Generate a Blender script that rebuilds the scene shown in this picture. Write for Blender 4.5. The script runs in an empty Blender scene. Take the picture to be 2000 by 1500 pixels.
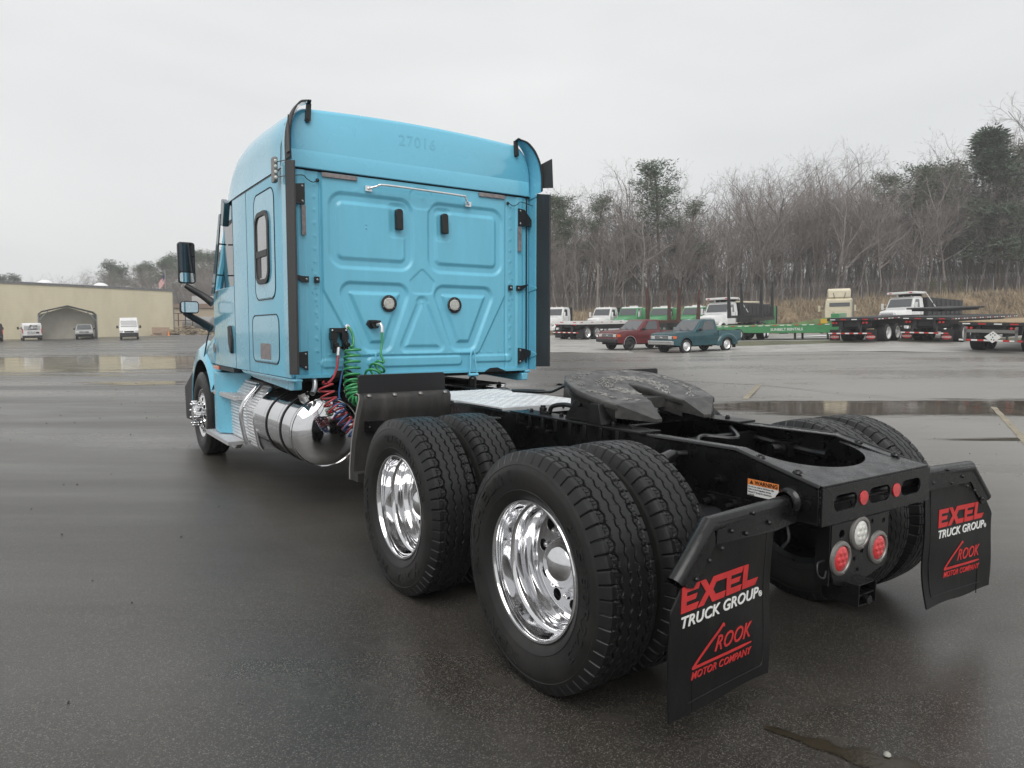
import bpy, bmesh, math, random
import numpy as np
from mathutils import Vector, Matrix
random.seed(7); rng = np.random.RandomState(7)
sc = bpy.context.scene; COL = sc.collection
PI = math.pi; R = math.radians
# ---------------------------------------------------------------- camera
CAM = Vector((-2.9228, -2.3910, 1.5155)); YAW, PITCH, ROLL = 0.5929, -0.0744, 0.0009
cam = bpy.data.cameras.new('camera'); camo = bpy.data.objects.new('camera', cam); COL.objects.link(camo)
cam.sensor_width = 36; cam.lens = 24.98; cam.clip_start = 0.1; cam.clip_end = 2000
_F = Vector((math.sin(YAW)*math.cos(PITCH), math.cos(YAW)*math.cos(PITCH), math.sin(PITCH)))
_R = Vector((math.cos(YAW), -math.sin(YAW), 0)); _U = _R.cross(_F)
_r = _R*math.cos(ROLL)+_U*math.sin(ROLL); _u = -_R*math.sin(ROLL)+_U*math.cos(ROLL)
M = Matrix((_r, _u, -_F)).transposed().to_4x4(); M.translation = CAM; camo.matrix_world = M
sc.camera = camo
sc.render.engine = 'CYCLES'; sc.cycles.use_denoising = True
sc.cycles.max_bounces = 8; sc.cycles.diffuse_bounces = 3; sc.cycles.glossy_bounces = 5
sc.view_settings.view_transform = 'Standard'; sc.view_settings.look = 'None'
sc.view_settings.gamma = 1; sc.view_settings.use_curve_mapping = False
sc.view_settings.exposure = 0.52
# ---------------------------------------------------------------- sky: overcast
SUN_EL, SUN_AZ = R(52), R(215)      # azimuth clockwise from +Y
w = bpy.data.worlds.new('World'); sc.world = w; w.use_nodes = True
nt = w.node_tree; nt.nodes.clear(); L = nt.links.new
out = nt.nodes.new('ShaderNodeOutputWorld'); bg = nt.nodes.new('ShaderNodeBackground')
sky = nt.nodes.new('ShaderNodeTexSky'); sky.sky_type = 'NISHITA'; sky.sun_disc = False
sky.sun_elevation = SUN_EL; sky.sun_rotation = SUN_AZ; sky.dust_density = 4; sky.air_density = 1
L(sky.outputs[0], bg.inputs[0]); bg.inputs[1].default_value = 0.10
bg2 = nt.nodes.new('ShaderNodeBackground'); tc = nt.nodes.new('ShaderNodeTexCoord')
mp = nt.nodes.new('ShaderNodeMapping'); mp.inputs['Scale'].default_value = (1, 1, 3.2)
n1 = nt.nodes.new('ShaderNodeTexNoise'); n1.inputs['Scale'].default_value = 1.7; n1.inputs['Detail'].default_value = 6
n1.inputs['Roughness'].default_value = .5; n1.inputs['Distortion'].default_value = .4
cr = nt.nodes.new('ShaderNodeValToRGB'); cr.color_ramp.elements[0].position = .3; cr.color_ramp.elements[1].position = .72
cr.color_ramp.elements[0].color = (.555, .565, .57, 1); cr.color_ramp.elements[1].color = (.675, .678, .675, 1)
L(tc.outputs['Generated'], mp.inputs[0]); L(mp.outputs[0], n1.inputs['Vector']); L(n1.outputs[0], cr.inputs[0])
L(cr.outputs[0], bg2.inputs[0]); bg2.inputs[1].default_value = 1.0
mx = nt.nodes.new('ShaderNodeMixShader'); mx.inputs[0].default_value = .95
L(bg.outputs[0], mx.inputs[1]); L(bg2.outputs[0], mx.inputs[2]); L(mx.outputs[0], out.inputs[0])
sl = bpy.data.lights.new('sun', 'SUN'); sl.energy = 1.5; sl.angle = R(50); sl.color = (1, .985, .96)
so = bpy.data.objects.new('sun', sl); COL.objects.link(so)
so.rotation_euler = (PI/2-SUN_EL, 0, PI-SUN_AZ)
# ---------------------------------------------------------------- materials
def nd(nt, t, **k):
    n = nt.nodes.new('ShaderNode'+t)
    for a, b in k.items():
        if a[0] == '_': n.inputs[int(a[1:])].default_value = b
        elif hasattr(n, a): setattr(n, a, b)
        else: n.inputs[a.replace('_', ' ')].default_value = b
    return n
def mat(name, col, rough=.5, metal=0., coat=0., var=0., vscale=3., bump=0., bscale=60., spec=.5, rvar=0., dirt=None, dscale=2., demit=None, trans=0., alpha=1., stretch=None, col2=None):
    m = bpy.data.materials.new(name); m.use_nodes = True; nt = m.node_tree; p = nt.nodes['Principled BSDF']; L = nt.links.new
    p.inputs['Base Color'].default_value = (*col, 1); p.inputs['Roughness'].default_value = rough
    p.inputs['Metallic'].default_value = metal; p.inputs['Coat Weight'].default_value = coat; p.inputs['Coat Roughness'].default_value = .06
    p.inputs['Specular IOR Level'].default_value = spec; p.inputs['Transmission Weight'].default_value = trans
    if demit: p.inputs['Emission Color'].default_value = (*demit[0], 1); p.inputs['Emission Strength'].default_value = demit[1]
    vec = None
    if var or bump or rvar or dirt:
        t = nd(nt, 'TexCoord'); vec = t.outputs['Object']
        if stretch:
            mp = nd(nt, 'Mapping'); mp.inputs['Scale'].default_value = stretch; L(vec, mp.inputs[0]); vec = mp.outputs[0]
    if var or dirt:
        n = nd(nt, 'TexNoise', Scale=vscale, Detail=6., Roughness=.6); L(vec, n.inputs['Vector'])
        r = nd(nt, 'ValToRGB'); L(n.outputs[0], r.inputs[0])
        c2 = col2 if col2 else tuple(min(1, c*(1+var)) for c in col)
        r.color_ramp.elements[0].position = .32; r.color_ramp.elements[1].position = .68
        r.color_ramp.elements[0].color = (*[c*(1-var) for c in col], 1); r.color_ramp.elements[1].color = (*c2, 1)
        o = r.outputs[0]
        if dirt:
            n2 = nd(nt, 'TexNoise', Scale=dscale, Detail=8., Roughness=.7); L(vec, n2.inputs['Vector'])
            r2 = nd(nt, 'ValToRGB'); L(n2.outputs[0], r2.inputs[0]); r2.color_ramp.elements[0].position = .48; r2.color_ramp.elements[1].position = .72
            m2 = nd(nt, 'Mix', data_type='RGBA'); L(r2.outputs[0], m2.inputs[0]); L(o, m2.inputs[6]); m2.inputs[7].default_value = (*dirt, 1); o = m2.outputs[2]
        L(o, p.inputs['Base Color'])
    if rvar:
        n = nd(nt, 'TexNoise', Scale=vscale*1.7, Detail=5.); L(vec, n.inputs['Vector'])
        mr = nd(nt, 'MapRange'); mr.inputs[1].default_value = .3; mr.inputs[2].default_value = .7
        mr.inputs[3].default_value = max(.02, rough-rvar); mr.inputs[4].default_value = min(1, rough+rvar); L(n.outputs[0], mr.inputs[0]); L(mr.outputs[0], p.inputs['Roughness'])
    if bump:
        n = nd(nt, 'TexNoise', Scale=bscale, Detail=4.); L(vec, n.inputs['Vector'])
        b = nd(nt, 'Bump', Strength=bump, Distance=.004); L(n.outputs[0], b.inputs['Height']); L(b.outputs[0], p.inputs['Normal'])
    return m
BLUE = mat('blue_paint', (.15, .50, .675), .26, coat=.8, var=.03, vscale=1.5, bump=.015, bscale=300, rvar=.06)
BLUEW = mat('blue_panel_paint', (.145, .49, .66), .36, coat=.35, var=.045, vscale=3., bump=.03, bscale=200, rvar=.08, stretch=(3, 3, .5))
BLACKP = mat('black_frame_paint', (.0045, .0045, .005), .28, bump=.25, bscale=35, var=.3, vscale=8, rvar=.1)
BLACKG = mat('black_steel', (.005, .005, .0055), .32, bump=.15, bscale=90, rvar=.1)
PLASTIC = mat('black_plastic', (.012, .0125, .014), .45, bump=.1, bscale=120)
SEAL = mat('rubber_strip', (.035, .034, .034), .6, var=.2, vscale=4, stretch=(1, 1, .3), bump=.1, bscale=100)
FLAPM = mat('mud_flap_rubber', (.005, .005, .0053), .42, spec=.35, var=.25, vscale=6, dirt=(.016, .015, .0135), dscale=5, stretch=(1, 1, .35), bump=.2, bscale=200, rvar=.1)
FENDM = mat('dirty_fender_plastic', (.022, .021, .02), .55, var=.35, vscale=9, stretch=(1.5, 1.5, .35), dirt=(.055, .05, .045), dscale=6, bump=.15, bscale=150)
RUB = mat('tyre_tread_rubber', (.010, .010, .0105), .42, spec=.4, var=.2, vscale=14, bump=.25, bscale=160, rvar=.12)
SIDE = mat('tyre_sidewall_rubber', (.013, .0127, .0123), .46, spec=.4, var=.3, vscale=7, dirt=(.027, .0255, .024), dscale=5, bump=.12, bscale=180)
CHROME = mat('polished_aluminium', (.70, .70, .71), .07, 1, bump=.03, bscale=6, rvar=.04)
CHROME2 = mat('brushed_aluminium', (.78, .78, .79), .32, .75, var=.08, vscale=12, bump=.05, bscale=80, rvar=.05)
STEEL = mat('zinc_steel', (.35, .35, .36), .35, .9, var=.2)
DECK = mat('deck_plate_aluminium', (.72, .73, .74), .42, .45, var=.08, vscale=5, rvar=.08)
DARK = mat('dark_void', (.006, .006, .007), .8)
SEAM = mat('seam_black', (.02, .03, .035), .5)
GLASS = mat('dark_window_glass', (.02, .022, .024), .05, spec=.8)
SGLASS = mat('grey_window_glass', (.16, .165, .17), .06, spec=.9, coat=1)
MIRG = mat('mirror_glass', (.75, .77, .78), .02, 1)
RED = mat('red_lens', (.55, .02, .025), .2, coat=1, var=.25, vscale=60)
REDPT = mat('red_print', (.50, .03, .03), .55, var=.12, vscale=20)
WHPT = mat('white_print', (.72, .72, .70), .55)
WLENS = mat('clear_lens', (.62, .62, .58), .15, coat=1, var=.2, vscale=70)
ORANGE = mat('orange_print', (.75, .22, .04), .5)
AMBER = mat('amber_lens', (.75, .13, .02), .2, coat=1)
BEZEL = mat('grey_bezel', (.22, .21, .20), .4, .6)
HGREEN = mat('green_hose', (.03, .26, .085), .3, coat=.4)
HRED = mat('red_hose', (.33, .02, .028), .3, coat=.4)
HBLUE = mat('blue_hose', (.02, .07, .20), .3, coat=.4)
GREASE = mat('fifth_wheel_grease', (.034, .033, .032), .40, var=.3, vscale=9, dirt=(.07, .068, .065), dscale=16, bump=.5, bscale=34, rvar=.15)
REFL = mat('grey_reflector_tape', (.22, .19, .19), .35, var=.3, vscale=30)
# ---------------------------------------------------------------- geometry helpers
def vnorm(a): return a/np.linalg.norm(a)
def frame(d):
    d = vnorm(np.array(d, float)); a = np.array((0, 0, 1.)) if abs(d[2]) < .9 else np.array((0, 1., 0))
    x = vnorm(np.cross(a, d)); return x, np.cross(d, x), d
class MB:
    def __init__(s): s.v = []; s.f = []; s.m = []; s.mi = 0; s.n = 0
    def add(s, vs, fs, mi=None):
        n = s.n; vs = np.asarray(vs, float).reshape(-1, 3); s.v.append(vs); s.n += len(vs)
        s.f += [tuple(i+n for i in f) for f in fs]; s.m += [s.mi if mi is None else mi]*len(fs); return s
    def box(s, x0, x1, y0, y1, z0, z1):
        return s.add([(x, y, z) for x in (x0, x1) for y in (y0, y1) for z in (z0, z1)],
                     [(0, 1, 3, 2), (4, 6, 7, 5), (0, 4, 5, 1), (2, 3, 7, 6), (0, 2, 6, 4), (1, 5, 7, 3)])
    def bar(s, a, b, w, h, up=(0, 0, 1)):
        a = np.array(a, float); b = np.array(b, float); d = vnorm(b-a); x = np.cross(d, up)
        x = vnorm(x) if np.linalg.norm(x) > 1e-6 else np.array((1., 0, 0)); z = np.cross(x, d)
        return s.add([p+x*i*w/2+z*j*h/2 for p in (a, b) for i, j in ((-1, -1), (1, -1), (1, 1), (-1, 1))],
                     [(0, 1, 2, 3), (7, 6, 5, 4), (0, 4, 5, 1), (1, 5, 6, 2), (2, 6, 7, 3), (3, 7, 4, 0)])
    def cyl(s, a, b, r, r2=None, n=12, caps=True):
        a = np.array(a, float); b = np.array(b, float); x, y, _ = frame(b-a); r2 = r if r2 is None else r2
        t = np.arange(n)*2*PI/n; c = np.cos(t)[:, None]*x+np.sin(t)[:, None]*y
        f = [(i, (i+1) % n, n+(i+1) % n, n+i) for i in range(n)]
        if caps: f += [tuple(range(n))[::-1], tuple(range(n, 2*n))]
        return s.add(np.vstack([a+c*r, b+c*r2]), f)
    def tube(s, pts, r, n=8, caps=True):
        P = np.asarray(pts, float); m = len(P); T = np.gradient(P, axis=0); T /= np.linalg.norm(T, axis=1)[:, None]+1e-12
        x, y, _ = frame(T[0]); t = np.arange(n)*2*PI/n; V = []; rr = np.broadcast_to(r, (m,))
        for i in range(m):
            x = x-T[i]*(x@T[i]); x = vnorm(x); y = np.cross(T[i], x)
            V.append(P[i]+rr[i]*(np.cos(t)[:, None]*x+np.sin(t)[:, None]*y))
        f = [(i*n+j, i*n+(j+1) % n, (i+1)*n+(j+1) % n, (i+1)*n+j) for i in range(m-1) for j in range(n)]
        if caps: f += [tuple(range(n))[::-1], tuple(range((m-1)*n, m*n))]
        return s.add(np.vstack(V), f)
    def lathe(s, prof, o=(0, 0, 0), axis='x', n=48, a0=0, a1=2*PI):
        P = np.array(prof, float); m = len(P); full = abs(a1-a0-2*PI) < 1e-6
        t = a0+np.arange(n if full else n+1)*(a1-a0)/n; k = len(t)
        A = np.repeat(P[:, 0], k); Rr = np.repeat(P[:, 1], k); c = np.tile(np.cos(t), m)*Rr; q = np.tile(np.sin(t), m)*Rr
        V = {'x': (A, c, q), 'y': (q, A, c), 'z': (c, q, A)}[axis]; V = np.stack(V, 1)+np.array(o)
        f = []
        for i in range(m-1):
            for j in range(n):
                j2 = (j+1) % k if full else j+1
                f.append((i*k+j, (i+1)*k+j, (i+1)*k+j2, i*k+j2))
        return s.add(V, f)
    def prism(s, poly, axis, a, b):
        n = len(poly); P = np.array(poly, float)
        def mk(t): z = np.full(n, t); return np.stack({'x': (z, P[:, 0], P[:, 1]), 'y': (P[:, 0], z, P[:, 1]), 'z': (P[:, 0], P[:, 1], z)}[axis], 1)
        return s.add(np.vstack([mk(a), mk(b)]), [tuple(range(n))[::-1], tuple(range(n, 2*n))]+[(i, (i+1) % n, n+(i+1) % n, n+i) for i in range(n)])
    def grid(s, V):     # V: (a,b,3)
        a, b = V.shape[:2]
        return s.add(V.reshape(-1, 3), [(i*b+j, i*b+j+1, (i+1)*b+j+1, (i+1)*b+j) for i in range(a-1) for j in range(b-1)])
    def dome(s, c, d, r, h, n=12, k=4):
        x, y, d = frame(d); t = np.arange(n)*2*PI/n; V = []
        for i in range(k): a = i*PI/2/k; V.append(np.array(c)+d*h*math.sin(a)+r*math.cos(a)*(np.cos(t)[:, None]*x+np.sin(t)[:, None]*y))
        V.append((np.array(c)+d*h)[None]); V = np.vstack(V)
        f = [(i*n+j, i*n+(j+1) % n, (i+1)*n+(j+1) % n, (i+1)*n+j) for i in range(k-1) for j in range(n)]+[((k-1)*n+j, (k-1)*n+(j+1) % n, k*n) for j in range(n)]
        return s.add(V, f)
    def mesh(s, vf, fn=None):
        V, F = vf; V = np.array(V, float)
        if fn is not None: V = fn(V)
        return s.add(V, F)
    def build(s, name, mats, parent=None, smooth=40, bevel=0., loc=None, fix=True):
        me = bpy.data.meshes.new(name); me.from_pydata(np.vstack(s.v).tolist(), [], s.f)
        mats = mats if isinstance(mats, (list, tuple)) else [mats]
        for m in mats: me.materials.append(m)
        if len(mats) > 1: me.polygons.foreach_set('material_index', s.m)
        if fix and len(s.f) < 60000:
            bm = bmesh.new(); bm.from_mesh(me); bmesh.ops.recalc_face_normals(bm, faces=bm.faces); bm.to_mesh(me); bm.free()
        if smooth:
            me.polygons.foreach_set('use_smooth', [True]*len(me.polygons)); me.set_sharp_from_angle(angle=R(smooth))
        me.update()
        o = bpy.data.objects.new(name, me); COL.objects.link(o)
        if parent: o.parent = parent
        if loc: o.location = loc
        if bevel:
            b = o.modifiers.new('b', 'BEVEL'); b.width = bevel; b.segments = 2; b.limit_method = 'ANGLE'; b.angle_limit = R(40); b.harden_normals = False
        return o
def thing(name, label, cat, loc=(0, 0, 0), rz=0, group=None):
    o = bpy.data.objects.new(name, None); COL.objects.link(o); o.location = loc; o.rotation_euler = (0, 0, rz)
    o['label'] = label; o['category'] = cat
    if group: o['group'] = group
    return o
def tag(o, label, cat, group=None):
    o['label'] = label; o['category'] = cat
    if group: o['group'] = group
    return o
def struct(o): o['kind'] = 'structure'; return o
def copy_tree(o, parent=None):
    c = o.copy(); COL.objects.link(c); c.parent = parent
    for ch in list(o.children): copy_tree(ch, c)
    return c
def curve_vf(ob):
    me = bpy.data.meshes.new_from_object(ob); V = [tuple(v.co) for v in me.vertices]; F = [tuple(p.vertices) for p in me.polygons]
    d = ob.data; bpy.data.objects.remove(ob); bpy.data.meshes.remove(me); bpy.data.curves.remove(d); return np.array(V), F
def text_vf(s, size=1., ext=.002, bold=0., shear=0., align='LEFT', space=1.):
    c = bpy.data.curves.new('t', 'FONT'); c.body = s; c.size = size; c.extrude = ext; c.offset = bold; c.shear = shear; c.align_x = align; c.space_character = space; c.resolution_u = 3
    return curve_vf(bpy.data.objects.new('t', c))
def plate_vf(loops, ext=.005, bevel=0.):
    c = bpy.data.curves.new('p', 'CURVE'); c.dimensions = '2D'; c.fill_mode = 'BOTH'; c.extrude = ext; c.bevel_depth = bevel; c.bevel_resolution = 1
    for lp in loops:
        s = c.splines.new('POLY'); s.points.add(len(lp)-1); s.use_cyclic_u = True
        for p, q in zip(s.points, lp): p.co = (q[0], q[1], 0, 1)
    return curve_vf(bpy.data.objects.new('p', c))
def circ(cx, cy, r, n=24, ry=None): return [(cx+r*math.cos(2*PI*i/n), cy+(ry or r)*math.sin(2*PI*i/n)) for i in range(n)]
def rrect(x0, x1, y0, y1, r, n=6):
    p = []
    for cx, cy, a in ((x1-r, y1-r, 0), (x0+r, y1-r, 90), (x0+r, y0+r, 180), (x1-r, y0+r, 270)):
        p += [(cx+r*math.cos(R(a+90*i/n)), cy+r*math.sin(R(a+90*i/n))) for i in range(n+1)]
    return p
def onY(y): return lambda V: np.stack([V[:, 0], y-V[:, 2], V[:, 1]], 1)      # (x,z) drawing seen from behind, facing -y
def onX(x): return lambda V: np.stack([x+V[:, 2]*-1, -V[:, 0], V[:, 1]], 1)  # drawing (s=-y, z) on a left side facing -x
def spline(pts, n=12):
    P = np.array(pts, float); P = np.vstack([2*P[0]-P[1], P, 2*P[-1]-P[-2]]); o = []
    for i in range(1, len(P)-2):
        for t in np.linspace(0, 1, n, endpoint=False):
            a, b, c, d = P[i-1:i+3]; o.append(.5*((2*b)+(-a+c)*t+(2*a-5*b+4*c-d)*t*t+(-a+3*b-3*c+d)*t**3))
    o.append(P[-2]); return np.array(o)
# ================================================================ the tractor
TR = thing('semi_truck', 'sky blue sleeper cab tractor truck with bare black rear frame and polished wheels', 'truck')
# ---- embossed rear wall
def sd_poly(X, Z, poly):
    P = np.array(poly, float); n = len(P); d = np.full(X.shape, 1e9); inside = np.zeros(X.shape, bool); j = n-1
    for i in range(n):
        ex, ez = P[j]-P[i]; wx, wz = X-P[i][0], Z-P[i][1]
        t = np.clip((wx*ex+wz*ez)/(ex*ex+ez*ez), 0, 1); d = np.minimum(d, (wx-ex*t)**2+(wz-ez*t)**2)
        c = ((P[i][1] <= Z) & (Z < P[j][1])) | ((P[j][1] <= Z) & (Z < P[i][1]))
        with np.errstate(all='ignore'): xi = P[i][0]+(Z-P[i][1])/(P[j][1]-P[i][1]+1e-12)*(P[j][0]-P[i][0])
        inside ^= c & (X < xi); j = i
    d = np.sqrt(d); return np.where(inside, -d, d)
def sst(x, w): t = np.clip(x/w*.5+.5, 0, 1); return t*t*(3-2*t)
def inset(poly, r):     # shrink a convex polygon (ccw) by r
    P = np.array(poly, float); n = len(P); o = []
    for i in range(n):
        a, b, c = P[i-1], P[i], P[(i+1) % n]; d1 = vnorm(b-a); d2 = vnorm(c-b); n1 = np.array((-d1[1], d1[0])); n2 = np.array((-d2[1], d2[0]))
        k = n1+n2; o.append(b+k/(1+n1@n2)*r)
    return o
def rp(X, Z, poly, r):      # rounded polygon signed distance
    A = np.array(poly); area = sum(A[i-1][0]*A[i][1]-A[i][0]*A[i-1][1] for i in range(len(A)))
    if area < 0: poly = poly[::-1]
    return sd_poly(X, Z, inset(poly, r))-r
YW = 3.42
xs = np.linspace(-1.15, 1.15, 460); zs = np.linspace(1.13, 2.815, 337); X, Z = np.meshgrid(xs, zs)
H = np.zeros(X.shape)
H += .014*(1-sst(rp(X, Z, [(-.905, 2.83), (.905, 2.83), (.905, 1.86), (.60, 1.30), (-.60, 1.30), (-.905, 1.86)], .06), .012))
def groove(poly, r, w, dep=.016, soft=.020):
    global H
    d = rp(X, Z, poly, r); H -= dep*(1-sst(d, soft))*(sst(d+w, soft))
def pad(poly, r, h, soft=.012):
    global H
    H += h*(1-sst(rp(X, Z, poly, r), soft))
def rect(a, b, c, d): return [(a, c), (b, c), (b, d), (a, d)]
UL = [(-.845, 2.05), (-.085, 2.05), (-.085, 2.665), (-.845, 2.665)]; UR = [(.075, 2.05), (.865, 2.05), (.865, 2.665), (.075, 2.665)]
groove(UL, .12, .075); groove(UR, .12, .075)
LL = [(-.80, 1.925), (-.095, 1.925), (-.315, 1.335), (-.545, 1.335)]; LR = [(-x, z) for x, z in LL]
groove(LL, .09, .085, .02); groove(LR, .09, .085, .02)
groove([(-.235, 1.33), (.25, 1.33), (.035, 1.82), (-.02, 1.82)], .05, .05, .012, .018)
pad([(.01, 2.075), (.135, 1.96), (.105, 1.85), (-.085, 1.85), (-.115, 1.96)], .03, -.007)
pad(rect(-.11, .12, 2.60, 2.78), .08, -.006)
for a, b, c, d in ((-.305, -.145, 2.33, 2.625), (.145, .305, 2.33, 2.625)):
    pad(rect(a, b, c, d), .04, -.006); pad(rect(a+.02, b-.02, c+.03, d-.02), .03, -.006)
pad(rect(-.93, -.62, 1.205, 1.275), .034, .012); pad(rect(-.52, .42, 1.20, 1.285), .04, .014); pad(rect(.55, .98, 1.22, 1.285), .032, .012)
for s in (-1, 1):
    H += .010*(1-sst(np.abs(X-s*1.075)-.035, .012))*(sst(Z-1.16, .02))
    H -= .012*(1-sst(np.abs(X-s*.915)-.008, .012))
for z in np.arange(1.35, 2.75, .105):
    for s in (-1, 1):
        H += .0035*np.exp(-((X-s*.965)**2+(Z-z)**2)/.012**2*.8)
for x in np.arange(-.86, .9, .115): H += .004*np.exp(-((X-x)**2+(Z-1.315)**2)/.008**2)
for x, z in ((.02, 2.70), (-.6, 2.70)): H += .002*np.exp(-((X-x)**2+(Z-z)**2)/.02**2)
H += .0012*np.sin(X*5.1+1)*np.sin(Z*4.3)
mb = MB(); mb.grid(np.stack([X, YW-H, Z], 2))
mb.build('rear_wall', BLUEW, TR, smooth=180)
# ---- cab shell (sleeper + cab) : side walls, corner posts, underside
def sect(pts, mirror=True): return pts
def shell(name, secs, m, parent=TR, bev=0, caps=True, smooth=35):
    V = np.array(secs, float); a, b = V.shape[:2]; mb = MB(); mb.grid(V)
    if caps: mb.f += [tuple(range(b))[::-1], tuple(range((a-1)*b, a*b))]; mb.m += [0, 0]
    return mb.build(name, m, parent, smooth=smooth)
mb = MB()
for s in (-1, 1):
    # rear corner post between wall and side skin
    mb.prism([(s*1.15, 3.421), (s*1.195, 3.43), (s*1.212, 3.47), (s*1.212, 5.17), (s*1.18, 5.17), (s*1.15, 5.0)], 'z', 1.13, 2.815)
    # door section
    mb.prism([(s*1.15, 5.168), (s*1.205, 5.172), (s*1.203, 5.75), (s*1.185, 6.30), (s*1.14, 6.30), (s*1.1, 5.3)], 'z', 1.13, 1.97)
    mb.prism([(s*1.10, 5.168), (s*1.175, 5.172), (s*1.15, 5.9), (s*1.02, 6.2), (s*.96, 6.2)], 'z', 2.66, 2.815)
mb.box(-1.15, 1.15, 5.0, 6.3, 1.13, 1.2); mb.box(-1.149, 1.149, 3.44, 5.1, 1.135, 1.17)
mb.build('cab_body', BLUE, TR, smooth=30, bevel=.006)
for s in (-1, 1):   # skirt under the side skin
    mb = MB(); y_ = 3.40 if s > 0 else 3.25; mb.prism([(y_, 1.105), (3.42, 1.10), (4.9, 1.10), (5.02, 1.128), (3.42, 1.128), (y_, 1.128)], 'x', s*1.14, s*1.205); mb.build('side_skirt', BLUE, TR, bevel=.008)
    mb = MB(); mb.prism([(3.40, 1.03), (3.50, 1.02), (4.7, 1.07), (4.9, 1.10), (3.4, 1.10)], 'x', s*1.10, s*1.17); mb.build('lower_skirt', BLUE, TR, bevel=.008)
mb = MB(); mb.box(-1.10, 1.10, 3.46, 6.2, 1.095, 1.128); mb.build('cab_floor', DARK, TR)
# ---- roof fairing
def roofsec(y, w, zt, zb=2.827, rr=.22, n=10, flat=.03):
    p = [(-w-.012, zb)]; p.append((-w, zb+.10))
    for i in range(n+1):
        a = PI - PI/2*i/n; p.append((-w+rr*.75+rr*.75*math.cos(a), zt-rr*1.1+rr*1.1*math.sin(a)))
    for t in np.linspace(-.8, .8, 9): p.append((t*(w-rr*.75), zt+flat*(1-t*t)))
    q = [(-x, z) for x, z in p[:n+3]][::-1]
    return [(x, y, z) for x, z in p+q]
YS = [(3.395, 1.172, 3.27), (3.41, 1.185, 3.30), (3.45, 1.195, 3.315), (3.9, 1.200, 3.34), (4.35, 1.202, 3.355), (4.7, 1.202, 3.34), (5.0, 1.20, 3.285), (5.2, 1.195, 3.205), (5.38, 1.185, 3.10), (5.52, 1.165, 2.99), (5.64, 1.13, 2.90), (5.75, 1.05, 2.86)]
shell('roof_fairing', [roofsec(y, wd, zt, rr=.26 if y < 4.5 else .26-.12*(y-4.5)) for y, wd, zt in YS], BLUE, smooth=50)
mb = MB(); mb.box(-1.13, 1.13, 3.44, 5.9, 2.80, 2.86); mb.build('roof_joint', SEAM, TR)
# roof seams on the side and the raised fold along the rear face
mb = MB()
mb.tube([(-1.200, 4.42, 2.84), (-1.197, 4.42, 3.0), (-1.17, 4.40, 3.18), (-1.10, 4.39, 3.29)], .003, 6)
mb.build('roof_seam', SEAM, TR); mb = MB(); mb.tube([(-1.205, 3.50, 2.84), (-1.20, 3.50, 3.0), (-1.17, 3.48, 3.17), (-1.11, 3.47, 3.27)], .003, 6)
mb.build('roof_seam', SEAM, TR)
mb = MB(); nv = text_vf('27016', .13, .0004, .001, space=1.15); mb.mesh(nv, lambda V: onY(3.394)(V*np.array((1, 1, 1))+np.array((-.215, 3.13, 0))))
mb.build('number', BLUE, TR)
mb = MB(); mb.prism([(3.42, 2.829), (3.388, 2.829), (3.386, 2.94), (3.400, 2.985), (3.42, 2.99)], 'x', -1.168, 1.168); mb.build('roof_rear_step', BLUE, TR, bevel=.004)
# ---- roof edge extenders with their brackets
for s in (-1, 1):
    prof = [(1.205, 2.85), (1.205, 3.0), (1.19, 3.12), (1.15, 3.23), (1.09, 3.31), (1.02, 3.345)]
    P = spline([(s*x, 0, z) for x, z in prof], 5); d = [.22, .215, .20, .17, .13, .075]; D = np.interp(np.linspace(0, 5, len(P)), range(6), d)
    G = np.stack([P+np.array((0, 3.43, 0)), P+np.stack([0*D, 3.43-D*.9, 0*D], 1)], 1); G2 = G.copy(); c = np.array((0, 3.4, 2.9)); G2[..., 0] -= s*.008; G2[..., 2] -= .006
    mb = MB(); mb.grid(G); mb.grid(G2[:, ::-1]); mb.build('roof_extender', BLUE, TR)
    mb = MB(); E = np.stack([P+np.stack([s*.009+0*D, 3.43-D*.35, .010+0*D], 1), P+np.stack([s*.010+0*D, 3.43-D*.9-.012, .012+0*D], 1)], 1); E2 = E.copy(); E2[..., 0] -= s*.007; E2[..., 2] -= .008
    mb.grid(E); mb.grid(E2[:, ::-1]); mb.add(np.vstack([E[:, 1], E2[:, 1]]), [(i, i+1, len(P)+i+1, len(P)+i) for i in range(len(P)-1)])
    mb.build('extender_trim', SEAL, TR)
    mb = MB(); x = s*1.005; mb.prism([(x-.018*1, 3.335), (x+.018, 3.335), (x+s*.012+.022, 3.20), (x+s*.012, 3.185), (x+s*.012-.022, 3.20)], 'y', 3.37, 3.393)
    mb.cyl((x+s*.012, 3.37, 3.21), (x+s*.012, 3.36, 3.21), .008); mb.bar((x, 3.385, 3.33), (x+s*.01, 3.33, 3.35), .03, .008)
    mb.build('extender_bracket', PLASTIC, TR)
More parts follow.
